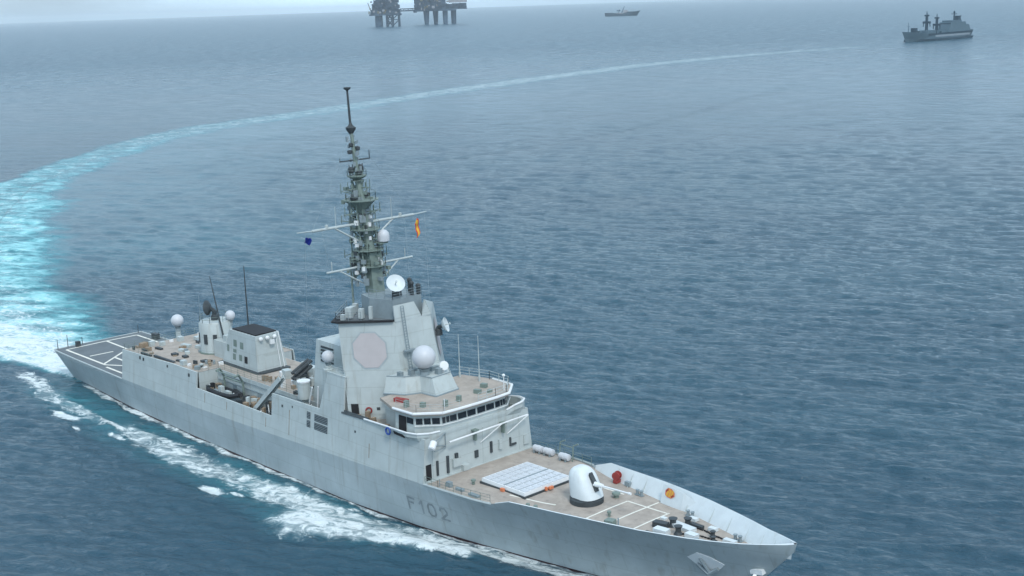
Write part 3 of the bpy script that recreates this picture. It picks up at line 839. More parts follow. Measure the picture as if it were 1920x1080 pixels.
# things on the bridge roof
eq = MB()
for x, y, a, b, h in [(98.2,-5.6,0.6,0.5,0.6),(99.6,-1.2,0.5,0.5,0.7),(98.9,2.4,0.9,0.5,0.5),(97.6,4.6,0.8,0.6,0.5),(96.6,-6.8,0.5,0.5,0.8),(99.8,3.6,0.5,0.5,0.4),(100.0,-3.6,0.5,0.4,0.8)]: eq.cb((x, y, 14.40), (a, b, h), 0.3)
eq.build('roof_locker', 'mast', RFo)
eq = MB(); eq.cb((94.6,-6.0,14.40), (1.9,0.6,0.45), 0.25); eq.build('cable_reel', 'red', RFo)
eq = MB(); eq.lathe((94.4,-5.9,13.0), [(0.36,0),(0.36,0.15)], 12, (0,-1,0)); eq.build('loudspeaker', 'black', WHm)
wp = MB()
for x, y, h in [(91.9,5.6,5.6),(95.2,6.0,5.9)]: wp.tube((x, y, 14.4), (x, y, 14.4+h), 0.07, 0.03, 5); wp.tube((x, y, 14.4), (x, y, 15.1), 0.13, 0.13, 6)
wp.build('whip_aerial', 'grey', FR)
jp = MB(); jp.tube((100.4,5.4,14.4), (100.4,5.4,16.2), 0.07, 0.05); jp.sphere((100.4,5.4,16.3), 0.2, 8, 6)
jp.tube((101.1,-4.7,14.4), (101.1,-4.7,15.8), 0.05); jp.build('signal_lamp_post', 'white', FR)
# front wall fittings
fx = 101.5
ff = MB()
ff.box(fx, fx+0.06, -8.25, -7.45, 6.75, 8.65); ff.build('front_door', 'black', SS)
ff = MB()
for y0, y1, z0, z1, d in [(-6.7,-6.45,7.0,8.8,0.2),(-5.15,-4.85,6.9,9.0,0.22),(-3.85,-3.45,7.4,9.0,0.25),(-0.75,-0.2,7.6,8.5,0.15),(1.75,2.05,7.6,9.0,0.2),(4.95,5.15,7.6,8.7,0.2),(5.15,6.0,7.6,7.85,0.2)]:
    ff.box(fx, fx+d, y0, y1, z0, z1)
ff.build('front_wall_locker', 'dark', SS)
ff = MB()
for y0, y1, z0, z1, d in [(-2.9,-1.9,6.6,7.3,0.5),(-4.3,-3.1,7.4,8.4,0.35),(3.1,3.6,7.7,8.9,0.3),(7.3,8.1,7.2,8.4,0.2),(-7.2,-6.9,6.6,10.5,0.08),(0.6,0.7,6.7,11.2,0.08),(6.6,6.7,6.7,11.2,0.08)]:
    ff.box(fx, fx+d, y0, y1, z0, z1)
ff.box(fx, fx+0.25, -8.7, 8.7, fz+0.05, fz+0.22)
ff.build('front_wall_fitting', 'grey', SS)
ff = MB()
for y, zt in ((-0.8,11.2),(3.75,11.0)):
    ff.box(fx, fx+0.55, y-0.12, y+0.12, zt-1.3, zt); ff.box(fx, fx+0.7, y-0.35, y+0.35, zt-0.12, zt+0.06)
ff.build('boom_bracket', 'mast', SS)
bo = MB(); bo.tube((102.3,-5.2,10.9), (102.3,7.4,11.2), 0.12, 0.09, 8)
for y0, y1 in ((0.2,3.2),(4.6,7.4)): bo.tube((101.6,y0,9.3), (102.5,y1,11.25), 0.06)
bo.build('storage_boom', 'white', SS)
lt = MB(); lt.lathe((102.7,-8.0,11.35), [(0.1,-0.5),(0.42,-0.4),(0.42,0.5),(0.3,0.62)], 12, (0.3,-0.6,-0.5)); lt.build('searchlight', 'white', SS, True)
lf = MB(); lf.tube((102.5,-7.8,11.4), (101.6,-5.2,11.9), 0.07); lf.tube((102.5,-7.8,11.2), (101.6,-5.2,10.3), 0.07); lf.tube((101.6,-5.2,10.2), (101.6,-5.2,12.0), 0.06); lf.tube((102.4,-7.6,10.4), (101.6,-5.2,10.1), 0.05); lf.build('lamp_bracket', 'midgrey', SS)
# walkway gear on the starboard side of the tower
wk = MB()
wk.plate([(85.2,-8.2,11.5),(90.6,-8.25,11.7),(90.6,-8.0,12.0),(85.2,-7.95,11.95)], 0.25); wk.build('dodger_cloth', 'dark', FR)
wk = MB()
for x, y, a, b, h in [(87.2,-7.2,0.6,0.6,0.8),(89,-7.4,0.8,0.5,0.7),(90.3,-7.1,0.5,0.5,1.1),(91.5,-7.5,0.9,0.5,0.6),(93.0,-7.2,0.5,0.7,0.8),(88.2,-6.4,0.5,0.5,1.3)]: wk.cb((x, y, 10.7), (a, b, h), 0.4)
wk.build('walkway_locker', 'ropes', FR)
wk = MB(); wk.plate([(96.4,-8.62,11.5),(98.6,-8.85,11.55),(98.6,-9.0,11.95),(96.4,-8.75,11.9)], 0.12); wk.build('wing_opening', 'black', wing)
wk = MB(); wk.torus((95.3,-8.75,11.6), 0.40, 0.12, (0,-1,0.0), 18, 8)
wk.thing('life_ring', 'ringblue', 'blue and white life ring hung on the rail below the bridge wing', 'life ring', base=(95.3,-8.75,11.2), smooth=True)

# ------------------------------------------------------------------ radar tower
TB = [(91.0,-2.5),(91.4,3.9),(86.6,8.4),(80.8,2.6),(80.8,-2.5),(85.9,-7.6)]
TT = [(89.4,-2.35),(89.6,3.1),(85.0,7.4),(80.0,2.4),(79.6,-2.55),(84.4,-7.35)]
tw = MB(); tw.prism(TB, 10.6, 22.8, TT); TW = tw.build('radar_tower', 'grey', FR)
def tface(i0, i1, t, k_, d):
    """point on a tower face: t across, k_ up"""
    b_ = lerp2(TB[i0], TB[i1], t); q = lerp2(TT[i0], TT[i1], t); p = lerp2(b_, q, k_)
    e = Vector((TB[i1][0]-TB[i0][0], TB[i1][1]-TB[i0][1])).normalized(); nx, ny = e.y, -e.x
    return (p[0]+nx*d, p[1]+ny*d, 10.6+12.2*k_)
for i0, i1, lab in ((5,0,None),(1,2,None)):
    for pad, ml_, d, nm in ((1.08,'hull',0.04,'array_rim'),(1.0,'panel',0.09,'radar_array')):
        m = MB(); pts = []
        cx_, cz_ = (0.50, 0.715) if i0 == 5 else (0.5, 0.70)
        for a in range(8):
            an_ = R(22.5+45*a); rx, rz = (0.29, 0.176) if i0 == 5 else (0.29, 0.19)
            cc, s2 = math.cos(an_)/math.cos(R(22.5)), math.sin(an_)/math.cos(R(22.5))
            cc = max(-0.98, min(0.98, cc)); 
            pts.append(tface(i0, i1, cx_+rx*pad*cc, cz_+rz*pad*s2, d))
        m.poly(pts); m.build(nm, ml_, TW)
# faint buff lower panel under the starboard array
m = MB(); m.add([tface(5,0,t,k_,0.05) for t, k_ in ((0.06,0.03),(0.19,0.03),(0.19,0.17),(0.06,0.17))], [(0,1,2,3)]); m.build('tower_door', 'black', TW)
m = MB()
for t0_, t1_, k0_, k1_ in ((0.66,0.72,0.12,0.16),(0.50,0.56,0.10,0.13),(0.83,0.88,0.06,0.12)): m.add([tface(5,0,t,k_,0.06) for t, k_ in ((t0_,k0_),(t1_,k0_),(t1_,k1_),(t0_,k1_))], [(0,1,2,3)])
m.build('wall_locker', 'dark', TW)
rr_ = MB(); c0_ = Vector(tface(5,0,0.36,0.10,0.12)); rr_.torus(c0_, 0.36, 0.10, (0.7,-0.7,0.1), 16, 6); rr_.thing('life_ring', 'red', 'small red life ring hung low on the tower wall under the radar panel', 'life ring', base=(c0_.x, c0_.y, c0_.z-0.4), smooth=True)
m = MB(); m.add([tface(5,0,t,k_,0.035) for t, k_ in ((0.20,0.06),(0.80,0.06),(0.80,0.50),(0.20,0.50))], [(0,1,2,3)]); m.build('tower_plate', 'grey', TW)
# parapet plates above the front faces with the notch between them
pp = MB()
pp.plate([(89.45,-2.4,22.75),(89.45,1.75,22.75),(89.3,1.65,23.2),(89.15,0.85,24.75),(89.15,-2.35,24.75)], 0.16)
pp.plate([(89.5,1.8,22.75),(89.65,3.15,22.75),(89.4,2.35,24.75)], 0.16)
pp.plate([(89.65,3.15,22.75),(86.6,6.0,22.75),(86.6,5.9,23.4),(89.4,2.4,24.75)], 0.16)
pp.build('parapet', 'grey', TW)
ld = MB()
for dy in (-0.22, 0.22): ld.tube((90.9,-1.1+dy,14.5), (89.5,-1.25+dy,24.6), 0.045, None, 4)
for i in range(30):
    t = i/29; ld.tube((90.9-1.4*t,-1.32-0.15*t,14.5+10.1*t), (90.9-1.4*t,-0.88-0.15*t,14.5+10.1*t), 0.035, None, 4)
ld.box(90.2,90.75,-1.9,-0.3,19.0,19.2); ld.box(90.55,91.1,-1.7,-0.5,16.6,16.75)
ld.build('ladder', 'midgrey', TW)
lp = MB(); lp.prism([(83.7,-7.9),(84.7,-7.75),(89.5,-2.75),(89.2,-2.3),(84.4,-7.0),(80.0,-2.4),(79.2,-2.7)], 22.82, 23.0); lp.build('roof_walkway', 'black', TW)
trf = MB(); trf.poly([(x, y, 22.83) for x, y in TT]); trf.build('tower_roof', 'flight', TW)
rh = MB()
rh.prism([(88.6,-1.9),(88.6,2.6),(84.5,3.4),(82.5,3.4),(82.5,-2.2),(85.2,-3.0)], 22.84, 25.3); rh.build('roof_house', 'midgrey', TW)
rh = MB()
for x, y, a, b, h in [(83.9,-5.2,0.8,0.8,1.3),(82.6,-3.8,0.7,0.7,1.0),(85.3,-4.4,0.6,0.6,1.2),(81.6,-2.6,0.6,0.6,1.0),(86.6,-3.9,0.4,0.4,1.6),(84.3,-6.5,0.5,0.5,0.7)]: rh.cb((x, y, 23.0), (a, b, h), 0.5)
rh.build('roof_equipment', 'grey', TW)
rh = MB(); rh.rail([(79.9,-2.7,23.0),(84.1,-7.4,23.0),(86.4,-5.3,23.0)], 1.1, 1.3, 0.03)
rh.rail([(84.6,-2.6,25.3),(88.6,-1.9,25.3),(88.6,2.6,25.3),(84.5,3.4,25.3)], 1.0, 1.2, 0.03); rh.build('tower_railing', 'midgrey', TW)
def dish(c, r, ax, base_, nm, mface, parent):
    ax = Vector(ax).normalized(); m = MB()
    prof = [(0.04,0.02),(r*0.35,0.05),(r*0.7,0.17),(r,0.36),(r*1.02,0.33),(r*0.7,-0.02),(r*0.3,-0.22),(0.04,-0.25)]
    m.lathe(c, prof, 22, ax); o = m.build(nm, mface, parent, True)
    f = MB(); c = Vector(c); f.tube(c+ax*0.04, c+ax*0.75, 0.07, 0.05); f.lathe(c+ax*0.75, [(0.13,0),(0.13,0.12)], 8, ax); f.build('feed_horn', 'grey', o)
    g = MB(); g.lathe(base_, [(r*0.55,0),(r*0.5,0.7),(r*0.3,0.9),(r*0.3,(c.z-base_[2])*0.75)], 12)
    g.tube((base_[0], base_[1], base_[2]+(c.z-base_[2])*0.7), c-ax*0.2, r*0.3, r*0.22, 8); g.build('director_pedestal', 'dark', o); return o
dish((87.7,-0.7,27.0), 1.18, (0.72,-0.30,0.60), (87.0,0.0,25.3), 'illuminator_dish', 'gun', FR)
eq = MB()
for x, y, z, h in [(88.0,1.6,25.3,1.5),(88.3,2.4,25.3,1.1),(86.6,2.4,25.3,1.6)]: eq.cb((x, y, z), (0.35,0.35,h)); eq.sphere((x, y, z+h), 0.32, 8, 6)
eq.build('optical_sight', 'dark', TW)
dish((89.9,5.0,21.0), 0.95, (0.75,0.6,0.3), (88.9,4.9,19.6), 'illuminator_dish', 'gun', FR)
# satellite domes on the casing
radome((80.9,-6.8,17.75), 0.80, 0.7)
ped = MB(); ped.lathe((80.9,-6.8,15.8), [(0.7,0),(0.7,0.4),(0.5,0.5),(0.5,0.8)], 12); ped.build('dome_stand', 'grey', FR)
eq = MB(); eq.box(81.9,85.65,-7.75,-7.35,16.02,16.22); eq.rail([(82.2,-7.5,16.0),(85.5,-7.5,16.0)], 1.0, 1.4, 0.025)
eq.build('casing_rail', 'grey', FR)
gr = MB()
for k_ in range(5): gr.box(76.2, 79.0, -4.62-0.03*k_, -4.45-0.03*k_, 17.7-0.45*k_, 17.95-0.45*k_)
gr.build('intake_grille', 'dark', FR)

# ------------------------------------------------------------------ mast
ma = MB()
ma.prism([(83.4,-0.9),(83.4,0.9),(81.7,0.9),(81.7,-0.9)], 25.2, 30.4, [(82.9,-0.8),(82.9,0.8),(81.3,0.8),(81.3,-0.8)])
ma.tube((82.0,0,30.4), (80.2,0,39.4), 0.62, 0.42, 10)
ma.tube((80.2,0,39.4), (79.3,0,45.8), 0.33, 0.20, 8)
MA = ma.build('mast', 'mast', FR, True)
pl_ = MB(); pl_.tube((79.25,0,46.4), (79.0,0,50.7), 0.16, 0.13, 8); pl_.lathe((79.0,0,50.6), [(0.1,0),(0.42,0.18),(0.46,0.4),(0.05,0.45)], 12); pl_.build('mast_pole', 'dark', MA, True)
la = MB()
legs = lambda z: (1.55-0.075*(z-28), 81.4-(z-28)*0.17)
zz = [27.0,28.6,30.2,31.8,33.4,35.0,36.4]
for za, zb_ in zip(zz[:-1], zz[1:]):
    for sx_, sy_ in ((1,1),(1,-1),(-1,1),(-1,-1)):
        wa, xa = legs(za); wb, xb = legs(zb_)
        la.tube((xa+sx_*wa*0.8, sy_*wa, za), (xb+sx_*wb*0.8, sy_*wb, zb_), 0.10, None, 5)
    wa, xa = legs(za); wb, xb = legs(zb_)
    C4 = [(1,1),(1,-1),(-1,-1),(-1,1)]
    for q in range(4):
        s1, s2 = C4[q], C4[(q+1) % 4]
        la.tube((xa+s1[0]*wa*0.8, s1[1]*wa, za), (xb+s2[0]*wb*0.8, s2[1]*wb, zb_), 0.06, None, 4)
        la.tube((xb+s1[0]*wb*0.8, s1[1]*wb, zb_), (xb+s2[0]*wb*0.8, s2[1]*wb, zb_), 0.06, None, 4)
la.tube((80.3,-1.9,22.9), (79.3,-1.3,29.5), 0.14, 0.11, 6); la.tube((80.3,1.9,22.9), (79.3,1.3,29.5), 0.13, 0.11, 6)
for sy_ in (-1.1, 1.1):
    la.tube((79.5,sy_*1.2,28.0), (81.4,sy_,28.4), 0.08); la.tube((79.3,sy_*1.2,29.5), (81.2,sy_*0.8,29.0), 0.08); la.tube((79.7,sy_*1.35,26.5), (81.6,sy_,28.0), 0.06)
la.build('lattice', 'mast', MA)
pf = MB()
for z, r, x in [(36.9,2.3,80.6),(39.3,0.9,80.1),(33.2,1.9,81.2),(30.6,2.0,81.6),(28.6,2.1,81.8)]:
    pf.lathe((x, 0, z), [(r*0.4,-0.02),(r,0.0),(r,0.10),(r*0.4,0.12)], 10)
    for a in range(6):
        t = a*math.pi/3+0.3; pf.tube((x+r*0.9*math.cos(t), r*0.9*math.sin(t), z), (x+0.4*math.cos(t), 0.4*math.sin(t), z-1.5), 0.07, None, 4)
pf.lathe((80.6,0,35.2), [(0.6,0),(0.8,0.5),(1.5,1.6),(1.5,1.68)], 10)
pf.build('mast_platform', 'mast', MA)
pr = MB()
for z, r, x in [(37.0,1.95,80.6),(33.3,1.85,81.2),(30.7,1.95,81.6),(28.7,2.05,81.8)]:
    ring = [(x+r*math.cos(a*math.pi/5), r*math.sin(a*math.pi/5), z) for a in range(11)]
    pr.rail(ring, 0.95, 1.2, 0.022, 2)
pr.build('platform_railing', 'mast', MA)
ya = MB()
ya.tube((81.0,-8.0,34.0), (81.0,8.0,34.0), 0.17, 0.17, 6)
for s_ in (-1, 1):
    ya.tube((81.0,s_*4.6,33.9), (81.3,s_*0.8,31.6), 0.13, 0.13, 5); ya.tube((81.0,s_*8,34), (81.0,s_*10.2,34.1), 0.09, 0.06, 5)
    ya.tube((81.0,s_*4.4,34.0), (81.0,s_*4.4,36.6), 0.05, 0.03, 4); ya.lathe((81.0,s_*5.8,34.1), [(0.2,0),(0.2,0.4)], 8)
ya.build('main_yard', 'grey', MA)
ya = MB(); ya.tube((81.6,-6.6,28.6), (81.6,7.0,28.6), 0.13, 0.13, 6)
for s_ in (-1, 1): ya.tube((81.6,s_*4.6,28.5), (82.2,s_*0.9,26.2), 0.10); ya.tube((81.6,s_*5.8,28.6), (81.6,s_*5.8,29.9), 0.05)
ya.build('lower_yard', 'grey', MA)
ya = MB(); ya.tube((79.7,-2.3,41.9), (79.7,2.4,41.9), 0.09, 0.09, 5); ya.tube((79.7,2.35,41.9), (79.7,2.35,43.0), 0.07, 0.05, 5); ya.tube((79.7,-2.25,41.9), (79.7,-2.25,42.3), 0.06)
ya.build('upper_yard', 'dark', MA)
sn = MB()
sn.lathe((79.3,0,45.5), [(0.12,-0.5),(0.62,0.25),(0.66,0.5),(0.3,0.75),(0.15,1.1)], 12)
for x, y, z, r, h in [(79.6,-0.35,43.6,0.30,0.5),(79.9,0.45,43.1,0.32,0.55),(79.5,-0.5,42.7,0.34,0.5),(79.9,0.7,40.2,0.42,1.1),(79.9,-0.75,40.3,0.40,0.8),(80.4,0.1,40.0,0.35,0.6),(80.4,1.3,37.2,0.3,0.5),(80.9,-1.3,37.1,0.55,0.35),(80.0,0.9,37.1,0.6,0.35)]:
    sn.lathe((x, y, z), [(r*0.6,0),(r,h*0.2),(r,h*0.8),(r*0.5,h)], 10)
for y in (-1.0,-0.5,0.55,1.0): sn.tube((79.9,y,40.0), (79.9,y*1.05,41.4), 0.06, 0.05, 4)
sn.build('sensor', 'dark', MA, True)
sn = MB()
r2 = random.Random(3)
for i in range(60):
    z = r2.uniform(26.0,38.0); w_, x0 = legs(z); a = r2.uniform(0, 6.28)
    sn.cb((x0+w_*1.15*math.cos(a), w_*1.25*math.sin(a), z), (r2.uniform(.25,.75), r2.uniform(.25,.75), r2.uniform(.3,.9)), a)
sn.build('mast_equipment', 'midgrey', MA)
sn = MB()
for i in range(22):
    z = r2.uniform(27.0,36.5); w_, x0 = legs(z); a = r2.uniform(0, 6.28)
    sn.cb((x0+w_*1.2*math.cos(a), w_*1.3*math.sin(a), z), (r2.uniform(.2,.6), r2.uniform(.2,.6), r2.uniform(.3,.7)), a)
sn.build('antenna_box', 'dark', MA)
sn = MB()
for i in range(12):
    z = r2.uniform(27.0,35.5); w_, x0 = legs(z); a = r2.uniform(-1.6, 0.6)
    sn.cb((x0+w_*1.3*math.cos(a), w_*1.4*math.sin(a), z), (r2.uniform(.2,.5), r2.uniform(.2,.5), r2.uniform(.3,.7)), a)
sn.build('pale_antenna_box', 'white', MA)
pd = MB(); pd.lathe((82.8,1.55,31.5), [(0.55,0),(0.78,0.15),(0.8,0.8),(0.7,1.2),(0.4,1.5),(0.05,1.6)], 16); o = pd.build('mast_radome', 'radome', MA, True)
ps = MB(); ps.box(81.4,83.3,0.6,1.9,31.35,31.5); ps.tube((81.6,0.6,30.2), (82.8,1.5,31.35), 0.1); ps.build('radome_shelf', 'mast', MA)
yx = MB()
for z, w, x in [(31.9,2.6,81.2),(35.3,2.9,80.8),(38.3,1.8,80.3),(29.7,2.9,81.7)]:
    yx.tube((x,-w,z),(x,w,z),0.08,None,5); yx.tube((x+w*0.8,0.2,z+0.2),(x-w*0.8,-0.2,z+0.2),0.08,None,5)
    for s_ in (-1,1):
        yx.tube((x,s_*w*0.95,z-0.3),(x,s_*w*0.95,z+1.0),0.06,0.05,4); yx.tube((x,s_*w*0.6,z),(x,s_*w*0.6,z+0.7),0.11,0.11,5); yx.tube((x+s_*w*0.75,s_*0.2,z),(x+s_*w*0.75,s_*0.2,z+1.3),0.06,0.04,4)
        yx.tube((x,s_*w*0.8,z),(x+0.2,s_*0.3,z-1.2),0.06,None,4)
yx.build('antenna_yard', 'mast', MA)
ux = MB()
for i in range(26):
    z = r2.uniform(39.6,44.6); a = r2.uniform(0,6.28); rr_ = r2.uniform(0.35,0.85); x0 = 79.75-(z-42)*0.12
    ux.cb((x0+rr_*math.cos(a), rr_*math.sin(a), z), (r2.uniform(.15,.4), r2.uniform(.15,.4), r2.uniform(.25,.7)), a); ux.tube((x0,0,z+0.15),(x0+rr_*math.cos(a), rr_*math.sin(a), z+0.15),0.05,None,4)
ux.build('upper_antenna', 'midgrey', MA)
ux = MB()
for i in range(44):
    z = r2.uniform(26.5,38.5); w_, x0 = legs(z); a = r2.uniform(0,6.28); L_ = r2.uniform(0.5,1.5); ca, sa_ = math.cos(a), math.sin(a)
    p0 = (x0+w_*0.7*ca, w_*0.8*sa_, z); p1 = (x0+(w_+L_)*ca, (w_+L_)*sa_, z+r2.uniform(-.5,.5)); ux.tube(p0, p1, 0.07, None, 4)
    if i % 2: ux.tube((p1[0],p1[1],p1[2]-0.3), (p1[0],p1[1],p1[2]+r2.uniform(.5,1.3)), 0.06, 0.05, 4)
    elif i % 4 == 0: ux.cb((p1[0],p1[1],p1[2]-0.2), (r2.uniform(.25,.55), r2.uniform(.25,.55), r2.uniform(.3,.6)), a)
ux.build('antenna_arm', 'mast', MA)
ux = MB(); ux.lathe((80.0,0,39.4), [(0.4,0),(1.3,0.5),(1.3,0.62),(0.4,0.65)], 10); ux.rail([(80.0+1.25*math.cos(a*0.63), 1.25*math.sin(a*0.63), 40.0) for a in range(11)], 0.7, 1.0, 0.025, 2); ux.build('upper_platform', 'mast', MA)
rg = MB()
for a, b in [((79.3,0,45.5),(81.0,-7.9,34.1)),((79.3,0,45.5),(81.0,7.9,34.1)),((81.0,-6.5,34.0),(82.0,-6.0,25.5)),((81.0,6.5,34.0),(86,3,25.5)),((81.0,-9.0,34.0),(78.5,-8.2,16.2)),((81,9.9,34.1),(86,6,23))]:
    rg.tube(a, b, 0.014, None, 3)
rg.build('halyard', 'midgrey', MA)
# flags (held by halyards: things of their own)
def flag(w, h, cols, wave, sag):
    m = MB(); nx, nz = 14, 9; fm = []
    for i in range(nx+1):
        for j in range(nz+1):
            u, v_ = i/nx, j/nz; m.v.append((wave*math.sin(u*7+v_*2)*u, u*w*(1-0.25*v_), -v_*h-sag*u*u+0.08*math.sin(u*9)))
    for i in range(nx):
        for j in range(nz): m.f.append([i*(nz+1)+j, (i+1)*(nz+1)+j, (i+1)*(nz+1)+j+1, i*(nz+1)+j+1]); fm.append(cols((j+0.5)/nz, (i+0.5)/nx))
    return m, fm
m, fm = flag(1.25, 0.95, lambda v, u: 0 if (v < 0.25 or v > 0.75) else 1, 0.22, 1.55)
me_o = m.build('national_flag', ['flagred','flagyellow']); me_o.location = (81.0, 8.55, 33.4); me_o.rotation_euler = (R(-28), 0, R(8))
for p, c in zip(me_o.data.polygons, fm): p.material_index = c
sm = me_o.modifiers.new('thickness', 'SOLIDIFY'); sm.thickness = 0.03
me_o['label'] = 'red and yellow striped flag drooping below the right end of the mast yard'; me_o['category'] = 'flag'
m, fm = flag(0.9, 1.0, lambda v, u: 0, 0.15, 0.6)
bf = m.build('signal_flag', ['flagblue']); bf.location = (81.0, -9.0, 33.3); bf.rotation_euler = (R(8), R(38), R(-6))
sm = bf.modifiers.new('thickness', 'SOLIDIFY'); sm.thickness = 0.03
bf['label'] = 'small dark blue signal flag hanging below the left end of the mast yard'; bf['category'] = 'flag'

# ------------------------------------------------------------------ funnel, aft director, hangar roof
fu = MB(); fu.prism([(47.3,-2.6),(56.9,-2.6),(56.9,2.4),(47.3,2.4)], 10.05, 15.3, [(49.2,-2.25),(56.3,-2.25),(56.0,1.9),(49.2,1.9)]); FU = fu.build('funnel', 'grey', FR)
fu = MB(); fu.prism([(49.7,-2.0),(56.0,-2.0),(55.7,1.65),(49.7,1.65)], 15.3, 15.5); fu.build('exhaust_top', 'black', FU)
fu = MB(); fu.prism([(47.0,-3.1),(57.2,-3.1),(57.9,-2.3),(57.9,2.3),(47.0,2.8)], 10.06, 10.26); fu.build('funnel_coaming', 'dark', FU)
def fy(z): return -2.6+0.35*(z-10.05)/5.25-0.03
fw_ = MB()
for x0, x1, z0, z1 in [(50.4,51.3,13.0,14.0),(52.2,53.1,12.9,13.9),(51.9,52.7,11.1,12.0),(50.2,51.0,11.0,11.9),(50.3,51.2,12.1,12.6),(48.6,49.2,12.0,13.0)]:
    fw_.add([(x0, fy(z0), z0),(x1, fy(z0), z0),(x1, fy(z1), z1),(x0, fy(z1), z1)], [(0,1,2,3)])
fw_.build('funnel_louvre', 'mast', FU)
fw_ = MB(); fw_.add([(53.4, fy(11.0)-0.02, 11.0),(54.2, fy(11.0)-0.02, 11.0),(54.2, fy(12.0)-0.02, 12.0),(53.4, fy(12.0)-0.02, 12.0)], [(0,1,2,3)]); fw_.build('funnel_door', 'black', FU)
fw_ = MB()
for y in (-1.5,-0.4,0.8): fw_.sphere((56.55,y,14.85), 0.32, 10, 8)
fw_.cb((56.75,0.2,13.9), (0.3,0.7,0.6)); fw_.tube((57.1,1.8,10.1), (56.4,1.5,15.5), 0.08); fw_.tube((57.1,1.2,10.1), (56.4,1.0,15.5), 0.06)
fw_.build('floodlight', 'white', FU, True)
ad = MB(); ad.lathe((40.5,0.5,9.9), [(2.5,0),(2.5,4.6),(2.25,4.95),(1.4,5.0)], 24); AD = ad.build('aft_director_house', 'grey', FR, True)
ad = MB(); ad.rail([(40.5+2.3*math.cos(a*0.6), 0.5+2.3*math.sin(a*0.6), 14.8) for a in range(11)], 0.9, 1.0, 0.03, 2); ad.lathe((40.5,0.5,9.95), [(2.75,0),(2.75,0.25)], 24); ad.build('director_rail', 'mast', AD)
ad = MB()
for a in (-1.2,-0.6,-2.0): ad.cb((40.5+2.53*math.cos(a), 0.5+2.53*math.sin(a), 11.6), (0.15,0.6,1.5), a)
ad.build('director_house_fitting', 'dark', AD)
dish((40.0,-0.1,16.8), 1.15, (-0.75,-0.45,-0.12), (40.5,0.5,14.8), 'aft_illuminator_dish', 'dark', FR)
radome((42.3,2.1,15.5), 0.78, 0.7)
fu = MB(); fu.box(43.2,47.6,-1.6,1.6,10.05,12.6); fu.cb((45.6,-0.6,12.6),(0.9,0.9,0.9)); fu.build('funnel_annexe', 'grey', FR)
wa = MB(); wa.tube((44.3,-0.4,12.6), (41.5,-0.4,22.0), 0.16, 0.05, 6); wa.tube((48.9,1.2,12.6), (48.9,1.2,24.2), 0.15, 0.06, 6)
wa.build('whip_aerial', 'dark', FR, label='tall dark whip aerials beside the funnel')
radome((19.4,5.3,10.5), 1.05, 0.8)
st_ = MB(); st_.lathe((19.4,5.3,4.9), [(0.5,0),(0.42,3.9)], 10); st_.build('radome_stand', 'grey', FR)
wa = MB(); wa.tube((26.9,5.5,10.4), (26.9,5.5,15.8), 0.05, 0.02, 4); wa.build('whip_aerial', 'midgrey', FR)
hr = MB(); r3 = random.Random(5)
for x, y, a, b, h in [(44.3,-7.4,1.0,0.9,1.0),(28.3,-4.2,0.9,0.9,1.1),(29.6,-3.0,0.7,1.0,0.9),(33.9,-1.2,2.0,0.9,0.6),(36.6,-0.4,1.6,0.8,0.6),(36,-3.1,1.2,0.8,0.5),(38.6,-3.6,0.8,0.8,0.6),(31,2.5,1.4,1.1,0.8),(35,4.5,1.6,1.2,0.9),(29,0.5,1.0,1.0,1.0),(47,-6.0,0.6,0.6,0.5)]:
    hr.cb((x, y, 10.06), (a*.85, b*.85, h*.75), r3.uniform(-.3,.3))
hr.build('roof_locker', 'grey', FR)
hr = MB()
for x, y, a, b, h in [(45,-4.4,0.9,0.9,0.25),(37.6,-5.2,1.0,0.8,0.35),(40.3,-4.9,1.0,0.7,0.3),(39,-7.7,6.0,0.35,0.3),(33.5,-7.8,3.0,0.3,0.3),(38.5,3.4,1.2,1.2,0.9),(33,1.6,1.2,0.7,0.4),(30.4,-6.4,1.3,0.6,0.3),(42,-6.8,1.4,0.4,0.25),(31.5,-4.6,1.6,0.5,0.3)]:
    hr.cb((x, y, 10.06), (a, b, h), r3.uniform(-.15,.15))
hr.build('roof_hatch', 'dark', FR)
r6 = random.Random(77)
for mt_, n_ in (('white',9),('ropes',9),('dark',10),('midgrey',9)):
    hr = MB()
    for i in range(n_):
        x = r6.uniform(27.2,39.5) if i % 4 else r6.uniform(44.5,49); y = r6.uniform(-7.4,7.0) if x < 39.6 else r6.uniform(-7.4,-3.4); hr.cb((x, y, 10.06), (r6.uniform(.25,.9), r6.uniform(.25,.7), r6.uniform(.12,.6)), r6.uniform(-.7,.7))
    hr.build('roof_gear', mt_, FR)
hr = MB(); hr.cb((28.0,-5.4,10.06), (0.8,1.2,0.8), 0.3); hr.cb((34.2,-2.0,10.06), (0.5,1.0,0.35)); hr.build('roof_stowage', 'ropes', FR)
hr = MB(); hr.rail([(26.6,-7.95,9.5),(36,-8.0,9.85)], 1.0, 1.6, 0.02); hr.rail([(26.6,-7.95,9.5),(26.6,7.95,9.5)], 1.0, 1.8, 0.02); hr.rail([(26.6,7.95,9.5),(42,8.0,10.06),(49,8.0,10.06)], 1.0, 1.8, 0.02); hr.rail([(49.6,-8.0,10.06),(49.7,-4.8,10.06),(80,-4.8,10.06)], 1.0, 1.8, 0.02)
hr.build('hangar_railing', 'mast', FR)
